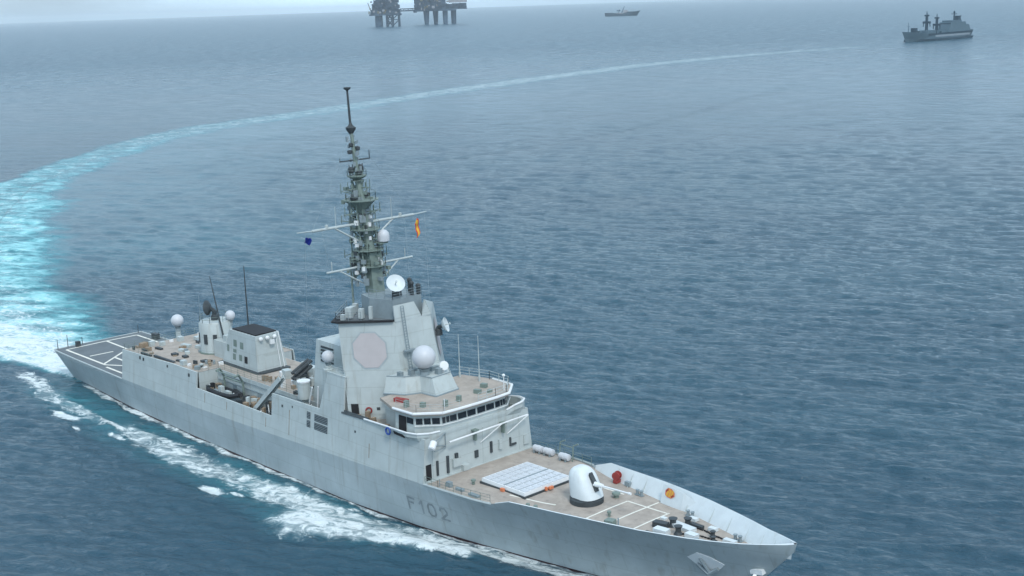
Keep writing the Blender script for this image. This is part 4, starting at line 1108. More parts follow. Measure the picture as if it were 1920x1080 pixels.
# gear on the midship deck between funnel and tower
mg = MB()
for x, y, a, b, h in [(62,-1.0,1.4,1.0,1.2),(64.5,1.5,2.0,1.4,1.6),(67,-2.2,1.0,1.4,1.3),(70.5,-0.5,1.6,1.6,2.0),(66,3.0,2.0,1.2,1.3),(72.0,-3.2,0.9,0.9,1.1),(61.5,2.6,1.2,0.8,1.5)]: mg.cb((x, y, 10.06), (a, b, h), r3.uniform(-.3,.3))
mg.build('deckhouse_locker', 'grey', FR)
ms = MB()
for (x, y, d) in ((66.4,-1.8,1),(69.6,1.6,-1)):
    for i in range(4):
        zo, yo = 11.2+0.75*(i//2), 0.72*(i % 2)
        ms.tube((x+yo, y-1.2*d, zo), (x+yo, y+1.6*d, zo+1.4), 0.25, 0.25, 10)
    ms.box(x-0.3, x+1.1, y-0.6, y+0.6, 10.06, 11.6)
ms.build('missile_canister', 'dark', FR)
mg = MB()
mg.cb((69.4,-3.4,10.06), (0.7,0.6,0.9)); mg.tube((69.4,-3.4,11.3), (71.3,-3.6,12.6), 0.13, 0.10, 6); mg.cb((72.6,-3.3,10.06),(0.8,0.6,1.4)); mg.tube((73.4,-3.0,10.4),(73.4,-3.0,13.2),0.15); mg.build('midship_fitting', 'dark', FR)

r5 = random.Random(23)
for nm, mt_, n_ in (('midship_gear','ropes',14),('midship_gear','dark',12),('midship_gear','grey',12),('midship_gear','white',5)):
    q_ = MB()
    for i in range(n_):
        x = r5.uniform(60.5,73.2); y = r5.uniform(-4.6,4.2); q_.cb((x, y, 10.06), (r5.uniform(.3,1.1), r5.uniform(.3,.8), r5.uniform(.3,1.2)), r5.uniform(-.6,.6))
    q_.build(nm, mt_, FR)
for nm, mt_, n_ in (('bay_gear','ropes',14),('bay_gear','dark',16),('bay_gear','grey',10)):
    q_ = MB()
    for i in range(n_):
        x = r5.choice((r5.uniform(50.3,52), r5.uniform(59,62), r5.uniform(64,80))); y = r5.uniform(-7.7,-5.2); q_.cb((x, y, 6.71), (r5.uniform(.3,1.0), r5.uniform(.25,.7), r5.uniform(.4,1.6)+(1.6 if x > 69 else 0)), r5.uniform(-.6,.6))
    q_.build(nm, mt_, FR)
q_ = MB()
for i in range(9):
    x = r5.uniform(50.5,80); y = r5.uniform(-7.6,-5.3); q_.tube((x, y, 6.7),(x+r5.uniform(-.6,.6), y, 6.7+r5.uniform(1.2,3.2)+(1.2 if x > 69 else 0)), 0.07)
q_.build('bay_pipe', 'white', FR)
q_ = MB(); q_.path([(50.0,-5.05,8.6),(80,-5.05,8.6)], 0.12); q_.path([(50.0,-5.08,9.5),(72,-5.08,9.5)], 0.08)
for x in (54,60.5,66.2,70.3,76): q_.box(x,x+0.8,-5.12,-4.98,6.8,8.4)
q_.build('bulkhead_pipe', 'midgrey', FR)
# ------------------------------------------------------------------ boat bay
cr_ = MB()
for dy in (-0.35, 0.35): cr_.plate([(62.6,-7.3+dy,6.9),(63.2,-7.3+dy,6.7),(69.7,-6.6+dy,12.5),(69.3,-6.6+dy,13.0)], 0.12)
for i in range(9):
    t = (i+0.5)/9; cr_.tube((62.9+6.6*t,-7.65+0.7*t,6.85+5.9*t), (62.9+6.6*t,-6.95+0.7*t,6.85+5.9*t), 0.06)
cr_.plate([(62.9,-7.65,6.78),(62.9,-6.95,6.78),(69.5,-6.25,12.72),(69.5,-6.95,12.72)], 0.08)
cr_.build('gangway', 'grey', FR)
cn_ = MB(); cn_.lathe((73.6,-5.9,10.6), [(0.85,0),(0.85,2.2),(0.7,2.25)], 18); cn_.lathe((73.6,-5.9,6.7), [(0.4,0),(0.4,3.9)], 8); CN = cn_.build('capstan_drum', 'grey', FR, True)
cn_ = MB(); cn_.lathe((73.6,-5.9,12.84), [(0.9,0),(0.9,0.18)], 18); cn_.build('drum_lid', 'white', CN)
dv = MB()
dv.path([(52.3,-5.4,6.7),(52.3,-5.5,9.6),(52.9,-6.4,10.9),(53.3,-7.2,10.8)], 0.16, 6); dv.path([(57.4,-5.4,6.7),(57.4,-5.5,9.6),(57.9,-6.4,10.9),(58.2,-7.2,10.8)], 0.16, 6)
dv.tube((53.3,-7.1,10.8), (58.2,-7.1,10.8), 0.09); dv.tube((52.3,-5.5,9.4), (57.4,-5.5,9.4), 0.12)
dv.build('davit', 'mast', FR)
bs = MB()
for x, y, a, b, h in [(50.8,-5.6,0.9,0.7,1.4),(60.2,-5.6,0.8,0.6,1.3),(61.4,-7.6,0.7,0.5,1.2),(66.6,-5.7,1.4,0.7,1.3),(70.8,-6.7,1.0,0.8,1.5),(76.2,-6.6,1.0,0.8,2.4),(77.8,-5.8,0.7,0.7,3.3),(79.2,-7.0,0.6,0.6,2.8),(71.9,-7.6,0.8,0.4,3.1),(74.8,-7.5,0.9,0.4,3.2),(69.0,-5.5,1.0,0.6,1.0)]:
    bs.cb((x, y, 6.71), (a, b, h), r3.uniform(-.3,.3))
bs.build('bay_locker', 'ropes', FR)
bs = MB()
for x, y, a, b, h in [(59.8,-7.7,0.9,0.4,1.3),(63.8,-5.4,1.0,0.4,1.4),(67.8,-7.4,1.0,0.5,1.0),(76.9,-7.7,1.2,0.4,3.4),(78.6,-6.2,0.7,0.5,3.6),(73.0,-5.2,0.6,0.4,3.0),(55,-5.2,2.0,0.3,1.2)]: bs.cb((x, y, 6.71), (a, b, h), r3.uniform(-.3,.3))
bs.build('bay_winch', 'dark', FR)
bs = MB()
for x0, z0, x1, z1 in [(75.3,9.5,76.6,12.8),(79.5,8,80.0,13.4),(77.5,10,78.0,13.2)]: bs.tube((x0,-6.6,z0), (x1,-6.6,z1), 0.10)
for x, y in ((71.2,-7.9),(65.6,-7.6)): bs.lathe((x, y, 6.72), [(0.35,0),(0.35,0.8),(0.2,0.9)], 10)
bs.build('bay_post', 'white', FR)
# the ship's boat in the bay: a thing of its own
RB = root('inflatable_boat', (55.2,-6.9,7.2), 'dark inflatable boat stowed in the side bay of the frigate', 'boat')
b_ = MB(); pts = []
for sgn in (-1, 1): b_.path([(51.6,-6.9+sgn*0.85,7.9),(54.5,-6.9+sgn*1.0,7.85),(57.3,-6.9+sgn*0.85,7.95),(58.9,-6.9+sgn*0.15,8.25)], 0.30, 8)
b_.build('inflatable_tube', 'rubber', RB, True)
b_ = MB(); b_.prism([(51.6,-7.6),(57.3,-7.6),(58.8,-6.9),(57.3,-6.2),(51.6,-6.2)], 7.25, 7.75); b_.build('boat_hull', 'midgrey', RB)
b_ = MB(); b_.cb((53.8,-6.9,7.7),(0.8,0.6,0.9)); b_.cb((55.6,-6.9,7.7),(1.2,0.5,0.5)); b_.build('console', 'grey', RB)
b_ = MB(); b_.cb((51.4,-6.9,7.5),(0.5,0.5,1.1)); b_.build('outboard_motor', 'black', RB)

# ------------------------------------------------------------------ foredeck
vl = MB(); vl.prism([(106.6,-4.3),(113.9,-4.3),(113.9,3.1),(106.6,3.1)], 6.6, 7.35, [(106.7,-4.2),(113.8,-4.2),(113.8,3.0),(106.7,3.0)]); VL = vl.build('missile_launcher', 'white', FR)
vh = MB()
for i in range(6):
    for j in range(8):
        if i in (): continue
        x = 106.95+i*1.15+(0.15 if i > 2 else 0); y = -4.02+j*0.875; vh.box(x, x+0.92, y, y+0.68, 7.352, 7.42)
vh.build('launcher_hatch', 'radome', VL)
vs_ = MB(); vs_.box(110.24,110.42,-4.1,2.9,7.352,7.40)
for x in (107.98,109.13,111.5,112.65): vs_.box(x-0.03,x+0.02,-4.1,2.9,7.352,7.375)
vs_.build('launcher_seam', 'midgrey', VL)
vk = MB(); vk.prism([(106.5,-4.4),(114.0,-4.4),(114.0,3.2),(106.5,3.2)], 6.62, 6.95); vk.build('launcher_coaming', 'dark', VL)
vr = MB(); vr.cb((110.6,-4.6,6.85),(0.5,0.3,0.35)); vr.cb((114.25,-0.5,6.9),(0.3,0.6,0.3)); vr.cb((114.2,-1.2,6.9),(0.25,0.25,0.4)); vr.build('launcher_marker', 'orange', VL)
# gun
GN = MB(); gx, gy = 119.4, 0.0
def gun_ring(z, k_):
    """rounded plan outline at height fraction k_"""
    f0 = [(0.0,1.0),(0.35,0.98),(0.6,0.93),(0.8,0.82),(0.92,0.62),(0.985,0.36),(1.0,0.12)]
    s_ = float(np.interp(k_, [a for a, _ in f0], [b for _, b in f0])); sh_ = -0.75*k_**1.3
    out = []
    for a in range(24):
        t = 2*math.pi*a/24; c, s2 = math.cos(t), math.sin(t); e = 0.72
        lx = 1.72*abs(c)**e*(1 if c > 0 else -1); ly = 1.62*abs(s2)**e*(1 if s2 > 0 else -1)
        if lx > 0: lx *= 1-0.42*k_
        out.append((gx+sh_+lx*s_, gy+ly*s_, z))
    return out
ks = [0,0.1,0.3,0.5,0.65,0.78,0.88,0.94,0.985,1.0]
rings = [gun_ring(7.35+3.25*k_, k_) for k_ in ks]
for r_ in rings: GN.v += r_
for j in range(len(ks)-1):
    for a in range(24): GN.f.append([j*24+a, j*24+(a+1) % 24, (j+1)*24+(a+1) % 24, (j+1)*24+a])
GN.f.append(list(range(24))); GN.f.append(list(range((len(ks)-1)*24, len(ks)*24)))
GO = GN.build('gun_turret', 'gun', FR, True)
gb = MB(); gb.lathe((gx-0.05,gy,6.5), [(1.9,0),(1.9,0.65),(1.66,0.78),(1.66,0.88)], 28); gb.build('gun_ring', 'dark', GO)
gs = MB(); gs.prism([(gx+0.2,-0.33),(gx+1.72,-0.33),(gx+1.72,0.33),(gx+0.2,0.33)], 8.55, 8.56, None)
gs = MB(); gs.add([(gx+1.60,-0.27,8.2),(gx+1.60,0.27,8.2),(gx+1.34,0.27,9.1),(gx+1.34,-0.27,9.1),(gx+0.62,0.25,10.15),(gx+0.62,-0.25,10.15),(gx+0.1,0,8.6)], [(0,1,2,3),(3,2,4,5),(0,3,5,6),(1,2,4,6)]); gs.build('gun_slot', 'dark', GO)
gbl = MB(); gbl.tube((gx+1.0,0,8.95), (gx+6.4,0,9.2), 0.12, 0.08, 12); gbl.tube((gx+1.2,0,8.96), (gx+2.4,0,9.02), 0.30, 0.24, 12); gbl.tube((gx+6.2,0,9.19), (gx+6.5,0,9.205), 0.15, 0.15, 12)
gbl.build('gun_barrel', 'white', GO, True)
# breakwater plate with a crest
bwk = MB(); bwk.plate([(125.7,5.05,6.65),(128.9,4.75,6.7),(128.7,5.35,8.5),(125.7,5.6,8.75)], 0.10)
bwk.plate([(128.9,4.75,6.7),(130.6,5.0,6.8),(130.4,5.35,7.9),(128.7,5.35,8.5)], 0.08)
BWK = bwk.build('breakwater', 'gun', FR)
e1 = Vector((128.9,4.75,6.7))-Vector((125.7,5.05,6.65)); e2 = Vector((125.7,5.6,8.75))-Vector((125.7,5.05,6.65)); nn_ = e1.cross(e2).normalized()
if nn_.dot(CAM-Vector((128,5,8))) < 0: nn_ = -nn_
o0 = Vector((125.7,5.05,6.65))+nn_*0.07-e1*0.1+e2*0.06
def crest(pts, d): return [tuple(o0+e1*(0.1+0.75*a)+e2*(0.12+0.75*b)+nn_*d) for a, b in pts]
c1 = MB(); c1.poly(crest([(0.20,0.45),(0.34,0.30),(0.60,0.28),(0.80,0.48),(0.78,0.72),(0.58,0.92),(0.34,0.92),(0.20,0.72)], 0.0)); c1.build('crest', 'orange', BWK)
c2_ = MB()
for k_ in range(3): c2_.poly(crest([(0.26+0.15*k_,0.36),(0.36+0.15*k_,0.36),(0.46+0.13*k_,0.82),(0.37+0.13*k_,0.84)], 0.012))
c2_.build('crest_stripe', 'flagyellow', BWK)
c3_ = MB()
c3_.poly(crest([(0.24,0.60),(0.42,0.78),(0.36,0.88),(0.24,0.74)], 0.02)); c3_.poly(crest([(0.62,0.34),(0.76,0.50),(0.70,0.58),(0.58,0.42)], 0.02)); c3_.build('crest_stripe', 'red', BWK)
# bow gear
def fz_(x): return lerp_t(x, ZK)-lerp_t(x, DROP)+0.03
bg_ = MB(); bg_.cb((131.6,-1.7,fz_(131.6)), (1.6,0.9,0.8), 0.1); bg_.cb((132.5,0.7,fz_(132.5)), (2.8,1.0,0.55), -0.08); bg_.cb((134.7,-0.6,fz_(134.7)), (1.3,0.8,0.65)); bg_.cb((138.6,0.6,fz_(138.6)), (1.4,0.6,0.5)); bg_.cb((129.2,1.5,fz_(129.2)), (0.6,0.5,0.3)); bg_.cb((135.2,2.2,fz_(135.2)),(0.9,0.6,0.5)); bg_.cb((131.8,3.2,fz_(131.8)),(1.0,0.6,0.45))
bg_.v = [(x, y, fz_(x)+(z-fz_(x))*0.72) for x, y, z in bg_.v]; bg_.build('bow_locker', 'gun', FR)
bg_ = MB()
for x, y, r_, h in [(131.2,0.6,0.55,0.9),(132.2,1.8,0.5,0.8),(133.0,-0.7,0.5,0.9),(136.2,0.9,0.35,0.6),(137.0,0.0,0.3,0.5)]: bg_.lathe((x, y, fz_(x)), [(r_,0),(r_*0.6,h*0.3),(r_*0.6,h*0.7),(r_*0.9,h)], 12)
bg_.cb((130.4,-0.4,fz_(130.4)), (1.6,0.8,0.6), 0.2); bg_.cb((131.0,-2.6,fz_(131)), (1.6,0.4,0.25)); bg_.cb((133.3,1.9,fz_(133)), (1.6,0.5,0.35))
bg_.build('capstan', 'dark', FR)
ch = MB()
for y0, pts in ((0, [(132.4,1.7),(134.6,1.6),(136.4,1.1),(138.2,0.9),(140.0,0.6)]), (1, [(133.2,-0.6),(135.0,0.2),(136.6,0.2),(137.6,0.1)])):
    for (x0, ya_), (x1, yb_) in zip(pts[:-1], pts[1:]):
        n_ = max(2, int(math.hypot(x1-x0, yb_-ya_)/0.32))
        for i in range(n_):
            t = i/n_; x, y = x0+(x1-x0)*t, ya_+(yb_-ya_)*t; ch.cb((x, y, fz_(x)), (0.28, 0.17 if i % 2 else 0.1, 0.12), math.atan2(yb_-ya_, x1-x0))
ch.build('anchor_chain', 'black', FR)
bo_ = MB()
for x, y in [(130.8,3.9),(138.8,1.6),(136.4,-1.6),(139.6,-0.9),(122.5,5.2),(128.6,-4.3),(122.0,-5.2),(115.8,-6.9)]:
    for d in (-0.3, 0.3): bo_.lathe((x+d, y, fz_(x)), [(0.17,0),(0.17,0.5),(0.23,0.52),(0.23,0.6)], 10)
    bo_.cb((x, y, fz_(x)-0.01), (1.1,0.45,0.06))
bo_.build('bollard', 'midgrey', FR)
bo_ = MB()
for x, y, r_ in [(106.2,-5.1,0.3),(121.0,3.0,0.5),(116.0,-5.8,0.25),(117.0,-5.6,0.25),(124.2,-1.6,0.25),(134.0,-2.6,0.2),(141.5,0.4,0.2)]: bo_.lathe((x, y, fz_(x)), [(r_*0.6,0),(r_*0.6,0.35),(r_,0.4),(r_*0.9,0.6),(r_*0.2,0.66)], 12)
bo_.build('mushroom_vent', 'mast', FR)
hr_ = MB(); hr_.lathe((117.9,6.5,7.45), [(0.48,-0.35),(0.48,-0.25),(0.3,-0.23),(0.3,0.23),(0.48,0.25),(0.48,0.35)], 14, (0.3,-1,0)); hr_.cb((117.9,6.5,6.6),(0.5,0.8,0.4)); hr_.build('hose_reel', 'red', FR)
hr_ = MB(); hr_.cb((126.5,-3.9,fz_(126.5)), (1.0,0.9,0.95), 0.2); hr_.build('deck_box', 'mast', FR)
hr_ = MB(); hr_.tube((127.9,-4.2,7.2),(127.9,-4.2,8.3),0.08); hr_.tube((103.5,-7.9,6.5),(103.5,-7.9,7.4),0.05); hr_.cb((119.6,6.5,6.65),(0.7,0.4,0.5)); hr_.cb((106.5,-7.4,6.6),(1.2,0.4,0.35)); hr_.cb((109.2,-7.6,6.7),(1.6,0.5,0.3)); hr_.cb((104.5,-7.3,6.6),(0.7,0.5,0.6)); hr_.build('deck_fitting', 'midgrey', FR)
hr_ = MB(); hr_.rail([(101.7,-8.6,6.5),(104,-8.6,6.58),(108,-8.5,6.72),(112.4,-8.1,6.88)], 1.0, 1.5, 0.022); hr_.rail([(101.7,8.6,6.5),(106,8.55,6.65),(112.4,8.1,6.88)], 1.0, 1.5, 0.022); hr_.build('foredeck_railing', 'mast', FR)
hr_ = MB()
for x in (107.4,109.6): hr_.path([(x,7.7,6.7),(x,7.9,8.7),(x+0.6,8.2,9.0)], 0.08); 
hr_.tube((107.4,7.8,8.5),(109.6,7.8,8.5),0.06); hr_.build('raft_davit', 'mast', FR)
# raft canisters on the port deck edge: lift-off things, copied
def canister(loc, rz, label, first=[None]):
    if first[0] is None:
        r_ = root('life_raft', loc, label, 'life raft', 'raft canisters on the foredeck edge')
        m = MB(); m.lathe((loc[0]-0.75, loc[1], loc[2]+0.55), [(0.2,0),(0.40,0.06),(0.42,0.72),(0.45,0.74),(0.45,0.78),(0.42,0.8),(0.40,1.44),(0.2,1.5)], 16, (1,0,0)); m.build('canister', 'radome', r_, True)
        m = MB(); m.box(loc[0]-0.5, loc[0]-0.38, loc[1]-0.45, loc[1]+0.45, loc[2], loc[2]+0.35); m.box(loc[0]+0.38, loc[0]+0.5, loc[1]-0.45, loc[1]+0.45, loc[2], loc[2]+0.35); m.build('cradle', 'midgrey', r_)
        first[0] = r_
    else:
        r_ = first[0].copy(); COL.objects.link(r_); r_.location = loc; r_['label'] = label
        for c in first[0].children:
            d = c.copy(); COL.objects.link(d); d.parent = r_
    r_.rotation_euler = (0, 0, rz)
canister((103.9,7.6,6.56), 0.03, 'white raft canister on the far deck edge, nearest the bridge front')
canister((105.7,7.6,6.62), 0.03, 'white raft canister in the middle of the row on the far deck edge')
canister((108.6,7.4,6.72), 0.03, 'white raft canister on the far deck edge, nearest the white gun')

# ------------------------------------------------------------------ far shipping
def ship_hull(m, L, B, prof, x0, z0=-2.0, stem=8.0, stern=4.0):
    """simple hull along local +x (bow): prof gives deck height by fraction"""
    st_ = [0, 0.04, 0.1, 0.2, 0.35, 0.5, 0.65, 0.78, 0.88, 0.95, 1.0]
    wb = [0.62, 0.8, 0.95, 1, 1, 1, 1, 0.92, 0.66, 0.34, 0.02]; ww = [0.45, 0.65, 0.85, 1, 1, 1, 1, 0.78, 0.42, 0.14, 0.01]
    rr = []
    for u, b0, w0 in zip(st_, wb, ww):
        zt = float(np.interp(u, *zip(*prof))); xb = x0+stern*(1-min(1, u*6))*1+u*(L-stem)
        xd = x0+u*L; rr.append([(xb, -w0*B/2, z0), (xb+(xd-xb)*.3, -(w0+(b0-w0)*.35)*B/2, zt*0.3), (xd, -b0*B/2, zt), (xd, b0*B/2, zt), (xb+(xd-xb)*.3, (w0+(b0-w0)*.35)*B/2, zt*0.3), (xb, w0*B/2, z0)])
    k_ = len(m.v)
    for r_ in rr: m.v += r_
    for i in range(len(rr)-1):
        for j in range(6): m.f.append([k_+i*6+j, k_+i*6+(j+1) % 6, k_+(i+1)*6+(j+1) % 6, k_+(i+1)*6+j])
    m.f.append([k_+j for j in range(6)]); m.f.append([k_+(len(rr)-1)*6+j for j in range(6)])

class Loc:
    """turn a list of meshes built in local ship axes into a placed thing"""
    def __init__(s, name, loc, rz, label, cat, group=None):
        s.r = root(name, loc, label, cat, group); ORG[s.r.name] = Vector((0,0,0)); s.r.rotation_euler = (0,0,rz)
    def part(s, m, name, mt, parent=None, smooth=False): return m.build(name, mt, parent or s.r, smooth)

# fleet supply ship, bow to the left in the picture
a_, b2_ = Vector((-617,1309,0)), Vector((-614,1460,0))
SU = Loc('supply_ship', (a_+b2_)/2, math.atan2(a_.y-b2_.y, a_.x-b2_.x), 'grey naval supply ship with twin kingposts and aft superstructure in the upper right sea', 'supply ship')
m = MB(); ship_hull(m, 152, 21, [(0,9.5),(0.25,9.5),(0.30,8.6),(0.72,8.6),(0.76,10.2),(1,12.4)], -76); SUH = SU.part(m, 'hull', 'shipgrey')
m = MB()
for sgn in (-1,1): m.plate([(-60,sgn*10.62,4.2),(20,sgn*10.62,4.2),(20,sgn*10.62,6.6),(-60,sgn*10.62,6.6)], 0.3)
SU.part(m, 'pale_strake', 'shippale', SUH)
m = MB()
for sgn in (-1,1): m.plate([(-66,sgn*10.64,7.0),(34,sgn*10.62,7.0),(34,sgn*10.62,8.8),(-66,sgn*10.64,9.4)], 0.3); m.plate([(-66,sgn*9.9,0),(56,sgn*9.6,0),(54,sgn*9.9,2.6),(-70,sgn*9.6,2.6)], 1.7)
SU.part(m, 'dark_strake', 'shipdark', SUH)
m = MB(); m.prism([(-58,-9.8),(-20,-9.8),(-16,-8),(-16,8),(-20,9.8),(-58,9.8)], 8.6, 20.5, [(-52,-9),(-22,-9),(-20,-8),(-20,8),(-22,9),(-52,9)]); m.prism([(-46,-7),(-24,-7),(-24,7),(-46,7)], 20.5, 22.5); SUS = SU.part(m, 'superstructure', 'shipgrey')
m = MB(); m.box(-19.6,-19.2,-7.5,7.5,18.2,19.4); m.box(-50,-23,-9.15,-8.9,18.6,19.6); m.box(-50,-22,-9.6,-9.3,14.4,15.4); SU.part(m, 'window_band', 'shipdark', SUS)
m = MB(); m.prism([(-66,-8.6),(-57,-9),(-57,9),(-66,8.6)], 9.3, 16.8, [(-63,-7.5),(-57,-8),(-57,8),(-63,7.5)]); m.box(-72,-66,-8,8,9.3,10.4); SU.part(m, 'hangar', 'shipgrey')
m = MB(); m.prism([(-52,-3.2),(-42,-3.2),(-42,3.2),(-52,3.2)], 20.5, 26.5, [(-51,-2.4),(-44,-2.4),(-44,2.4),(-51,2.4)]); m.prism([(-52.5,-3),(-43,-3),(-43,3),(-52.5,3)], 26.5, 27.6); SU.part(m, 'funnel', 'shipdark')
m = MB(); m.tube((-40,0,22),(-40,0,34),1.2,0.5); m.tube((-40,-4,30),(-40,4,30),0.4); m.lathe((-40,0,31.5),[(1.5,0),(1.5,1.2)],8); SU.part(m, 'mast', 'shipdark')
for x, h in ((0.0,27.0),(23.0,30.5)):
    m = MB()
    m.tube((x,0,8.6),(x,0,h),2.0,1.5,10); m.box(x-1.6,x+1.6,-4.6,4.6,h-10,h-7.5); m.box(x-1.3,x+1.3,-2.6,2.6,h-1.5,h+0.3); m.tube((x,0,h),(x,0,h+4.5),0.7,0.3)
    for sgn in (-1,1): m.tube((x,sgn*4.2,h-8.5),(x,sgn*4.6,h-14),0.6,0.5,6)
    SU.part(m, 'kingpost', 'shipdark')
m = MB(); m.box(12,30,-6,6,8.6,12.5); m.box(2,6,-5,5,8.6,11.5); m.box(-12,0,-7,7,8.6,10.8); m.box(40,44,-4,4,9,12.4); SU.part(m, 'deckhouse', 'shipgrey')
m = MB(); m.box(48,53,-3,3,9.6,16.0); SU.part(m, 'bow_deckhouse', 'shipdark')
m = MB(); m.tube((63,0,11),(63,0,23),0.5,0.25); m.tube((63,-2,18),(63,2,18),0.25); SU.part(m, 'foremast', 'shipgrey')
m = MB(); m.box(-20,56,-0.3,0.3,8.6,9.4)
# offshore vessel far off
a_, b2_ = Vector((-3141,3698,0)), Vector((-3252,3625,0))
OV = Loc('offshore_vessel', (a_+b2_)/2, math.atan2(a_.y-b2_.y, a_.x-b2_.x), 'small dark offshore vessel on the far sea right of the platforms', 'ship')
m = MB(); ship_hull(m, 136, 22, [(0,13.0),(0.30,13.0),(0.36,9.5),(0.5,9.0),(0.6,15.5),(0.9,16.5),(1,19.0)], -68, stem=14, stern=1); OV.part(m, 'hull', 'shipdark')
m = MB(); m.prism([(2,-8),(22,-8),(22,8),(2,8)], 9, 22.5, [(6,-7),(19,-7),(19,7),(6,7)]); m.box(-24,2,-7,7,9,12); OV.part(m, 'superstructure', 'rigpale')
m = MB(); m.tube((-4,0,10),(8,0,36),2.2,1.0); m.tube((-16,0,11),(-10,0,25),2.0,1.2); m.box(-22,-8,-3,3,18,22); OV.part(m, 'crane', 'rig')

# oil platforms
vdir = Vector((fw.x, fw.y, 0)).normalized(); rdir = Vector((rt0.x, rt0.y, 0))
prz = math.atan2(rdir.y, rdir.x)          # local +x runs to the right across the view
rp = random.Random(12)
def clutter(m, x0, x1, y0, y1, z0, z1, n, smin, smax):
    for i in range(n):
        a, b, c = rp.uniform(smin, smax), rp.uniform(smin, smax), rp.uniform(smin, smax)
        x = rp.uniform(x0, x1); y = rp.uniform(y0, y1); z = rp.uniform(z0, z1); m.box(x-a/2, x+a/2, y-b/2, y+b/2, z-c/2, z+c/2)
ZT = 105
PC = Vector((-3220,2545,0))
P1 = Loc('oil_platform', PC, prz, 'left steel oil platform on a jacket, standing on the far horizon', 'oil platform', 'oil platforms on the horizon')
m = MB()
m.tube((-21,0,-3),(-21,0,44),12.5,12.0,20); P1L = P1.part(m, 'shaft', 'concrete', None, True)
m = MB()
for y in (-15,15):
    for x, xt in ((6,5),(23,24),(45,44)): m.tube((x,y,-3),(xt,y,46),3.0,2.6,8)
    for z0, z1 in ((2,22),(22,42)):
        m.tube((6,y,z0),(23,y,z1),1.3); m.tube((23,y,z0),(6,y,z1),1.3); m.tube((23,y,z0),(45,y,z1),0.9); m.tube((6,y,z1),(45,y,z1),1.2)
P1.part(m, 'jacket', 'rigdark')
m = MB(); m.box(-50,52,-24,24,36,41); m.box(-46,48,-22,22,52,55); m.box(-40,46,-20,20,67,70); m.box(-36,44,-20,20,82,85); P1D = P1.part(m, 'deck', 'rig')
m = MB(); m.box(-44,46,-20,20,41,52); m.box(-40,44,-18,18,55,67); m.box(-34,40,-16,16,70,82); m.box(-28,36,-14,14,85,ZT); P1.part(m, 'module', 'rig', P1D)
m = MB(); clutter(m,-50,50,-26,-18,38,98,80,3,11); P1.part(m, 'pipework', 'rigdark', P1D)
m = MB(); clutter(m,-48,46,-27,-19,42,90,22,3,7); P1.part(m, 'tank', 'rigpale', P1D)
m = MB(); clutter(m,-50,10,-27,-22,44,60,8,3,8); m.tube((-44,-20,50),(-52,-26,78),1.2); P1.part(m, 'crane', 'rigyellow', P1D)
P2C = Vector((-3250,2800,0))
P2 = Loc('oil_platform', P2C, prz, 'right concrete-legged oil platform on the far horizon', 'oil platform', 'oil platforms on the horizon')
def PX(px): return (px-831)/0.566/1.0
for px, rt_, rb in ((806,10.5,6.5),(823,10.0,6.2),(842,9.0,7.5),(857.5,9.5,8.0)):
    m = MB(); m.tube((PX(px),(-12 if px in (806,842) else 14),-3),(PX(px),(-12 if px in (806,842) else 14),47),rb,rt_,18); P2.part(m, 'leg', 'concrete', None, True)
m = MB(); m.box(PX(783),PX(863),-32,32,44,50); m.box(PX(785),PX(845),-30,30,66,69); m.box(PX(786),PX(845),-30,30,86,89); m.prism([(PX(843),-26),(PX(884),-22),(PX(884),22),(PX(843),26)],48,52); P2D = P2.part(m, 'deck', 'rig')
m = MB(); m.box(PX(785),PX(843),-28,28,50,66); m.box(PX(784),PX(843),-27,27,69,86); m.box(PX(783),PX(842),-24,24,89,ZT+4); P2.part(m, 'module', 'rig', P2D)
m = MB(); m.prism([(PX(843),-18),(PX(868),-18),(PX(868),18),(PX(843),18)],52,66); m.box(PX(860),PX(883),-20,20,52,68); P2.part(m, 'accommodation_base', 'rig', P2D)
m = MB(); m.box(PX(850),PX(884),-16,16,70,82); m.box(PX(845),PX(850),-16,16,72,78); P2.part(m, 'accommodation', 'rigpale', P2D)
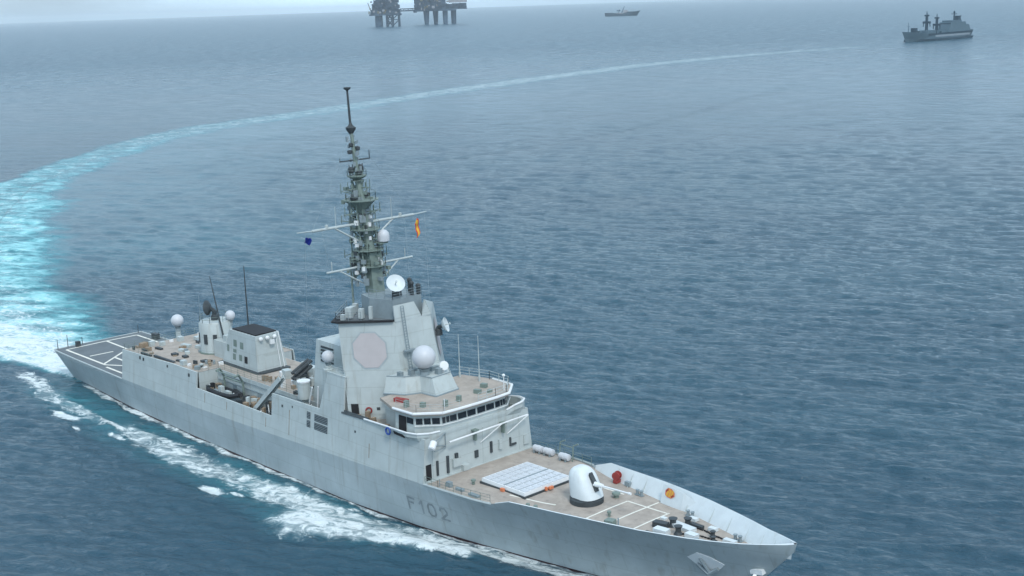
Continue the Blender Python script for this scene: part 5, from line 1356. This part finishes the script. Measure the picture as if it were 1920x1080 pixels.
m = MB(); m.box(PX(850),PX(884),-17,17,82,88); P2.part(m, 'helideck', 'flagred', P2D)
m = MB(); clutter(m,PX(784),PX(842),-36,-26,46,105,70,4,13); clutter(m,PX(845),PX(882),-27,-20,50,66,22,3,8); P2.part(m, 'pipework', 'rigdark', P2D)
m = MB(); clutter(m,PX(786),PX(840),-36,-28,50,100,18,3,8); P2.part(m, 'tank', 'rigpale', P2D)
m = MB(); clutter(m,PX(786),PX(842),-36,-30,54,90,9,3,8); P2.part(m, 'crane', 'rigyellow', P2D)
# footbridge between them
A3 = PC+rdir*50; B3 = P2C+rdir*PX(785)
FB = root('footbridge', (A3+B3)/2, 'long steel footbridge joining the two oil platforms', 'bridge')
m = MB()
for s_ in (-3, 3):
    for z in (48, 55): m.tube(A3+vdir*s_+Vector((0,0,z)), B3+vdir*s_+Vector((0,0,z)), 1.5, None, 6)
    for i in range(8):
        p, q = A3.lerp(B3, i/8), A3.lerp(B3, (i+1)/8); m.tube(p+vdir*s_+Vector((0,0,48 if i % 2 else 55)), q+vdir*s_+Vector((0,0,55 if i % 2 else 48)), 0.7, None, 5)
m.build('truss', 'rigdark', FB)
m = MB(); m.plate([A3+vdir*3+Vector((0,0,49)), B3+vdir*3+Vector((0,0,49)), B3-vdir*3+Vector((0,0,49)), A3-vdir*3+Vector((0,0,49))], 3.0); m.build('walkway', 'rig', FB)

# ------------------------------------------------------------------ air
hz = MB(); hz.box(-31000, 31000, -31000, 31000, -4.5, 125)
hm = bpy.data.materials.new('haze_air'); hm.use_nodes = True
hn = hm.node_tree.nodes; hn.clear()
ho = hn.new('ShaderNodeOutputMaterial'); hv = hn.new('ShaderNodeVolumePrincipled')
hv.inputs['Color'].default_value = (0.90, 0.97, 1.0, 1)
hv.inputs['Density'].default_value = 0.00005
hv.inputs['Anisotropy'].default_value = 0.0
hm.node_tree.links.new(hv.outputs['Volume'], ho.inputs['Volume'])
M['haze'] = hm
HZ = hz.build('haze', 'haze'); HZ['kind'] = 'stuff'
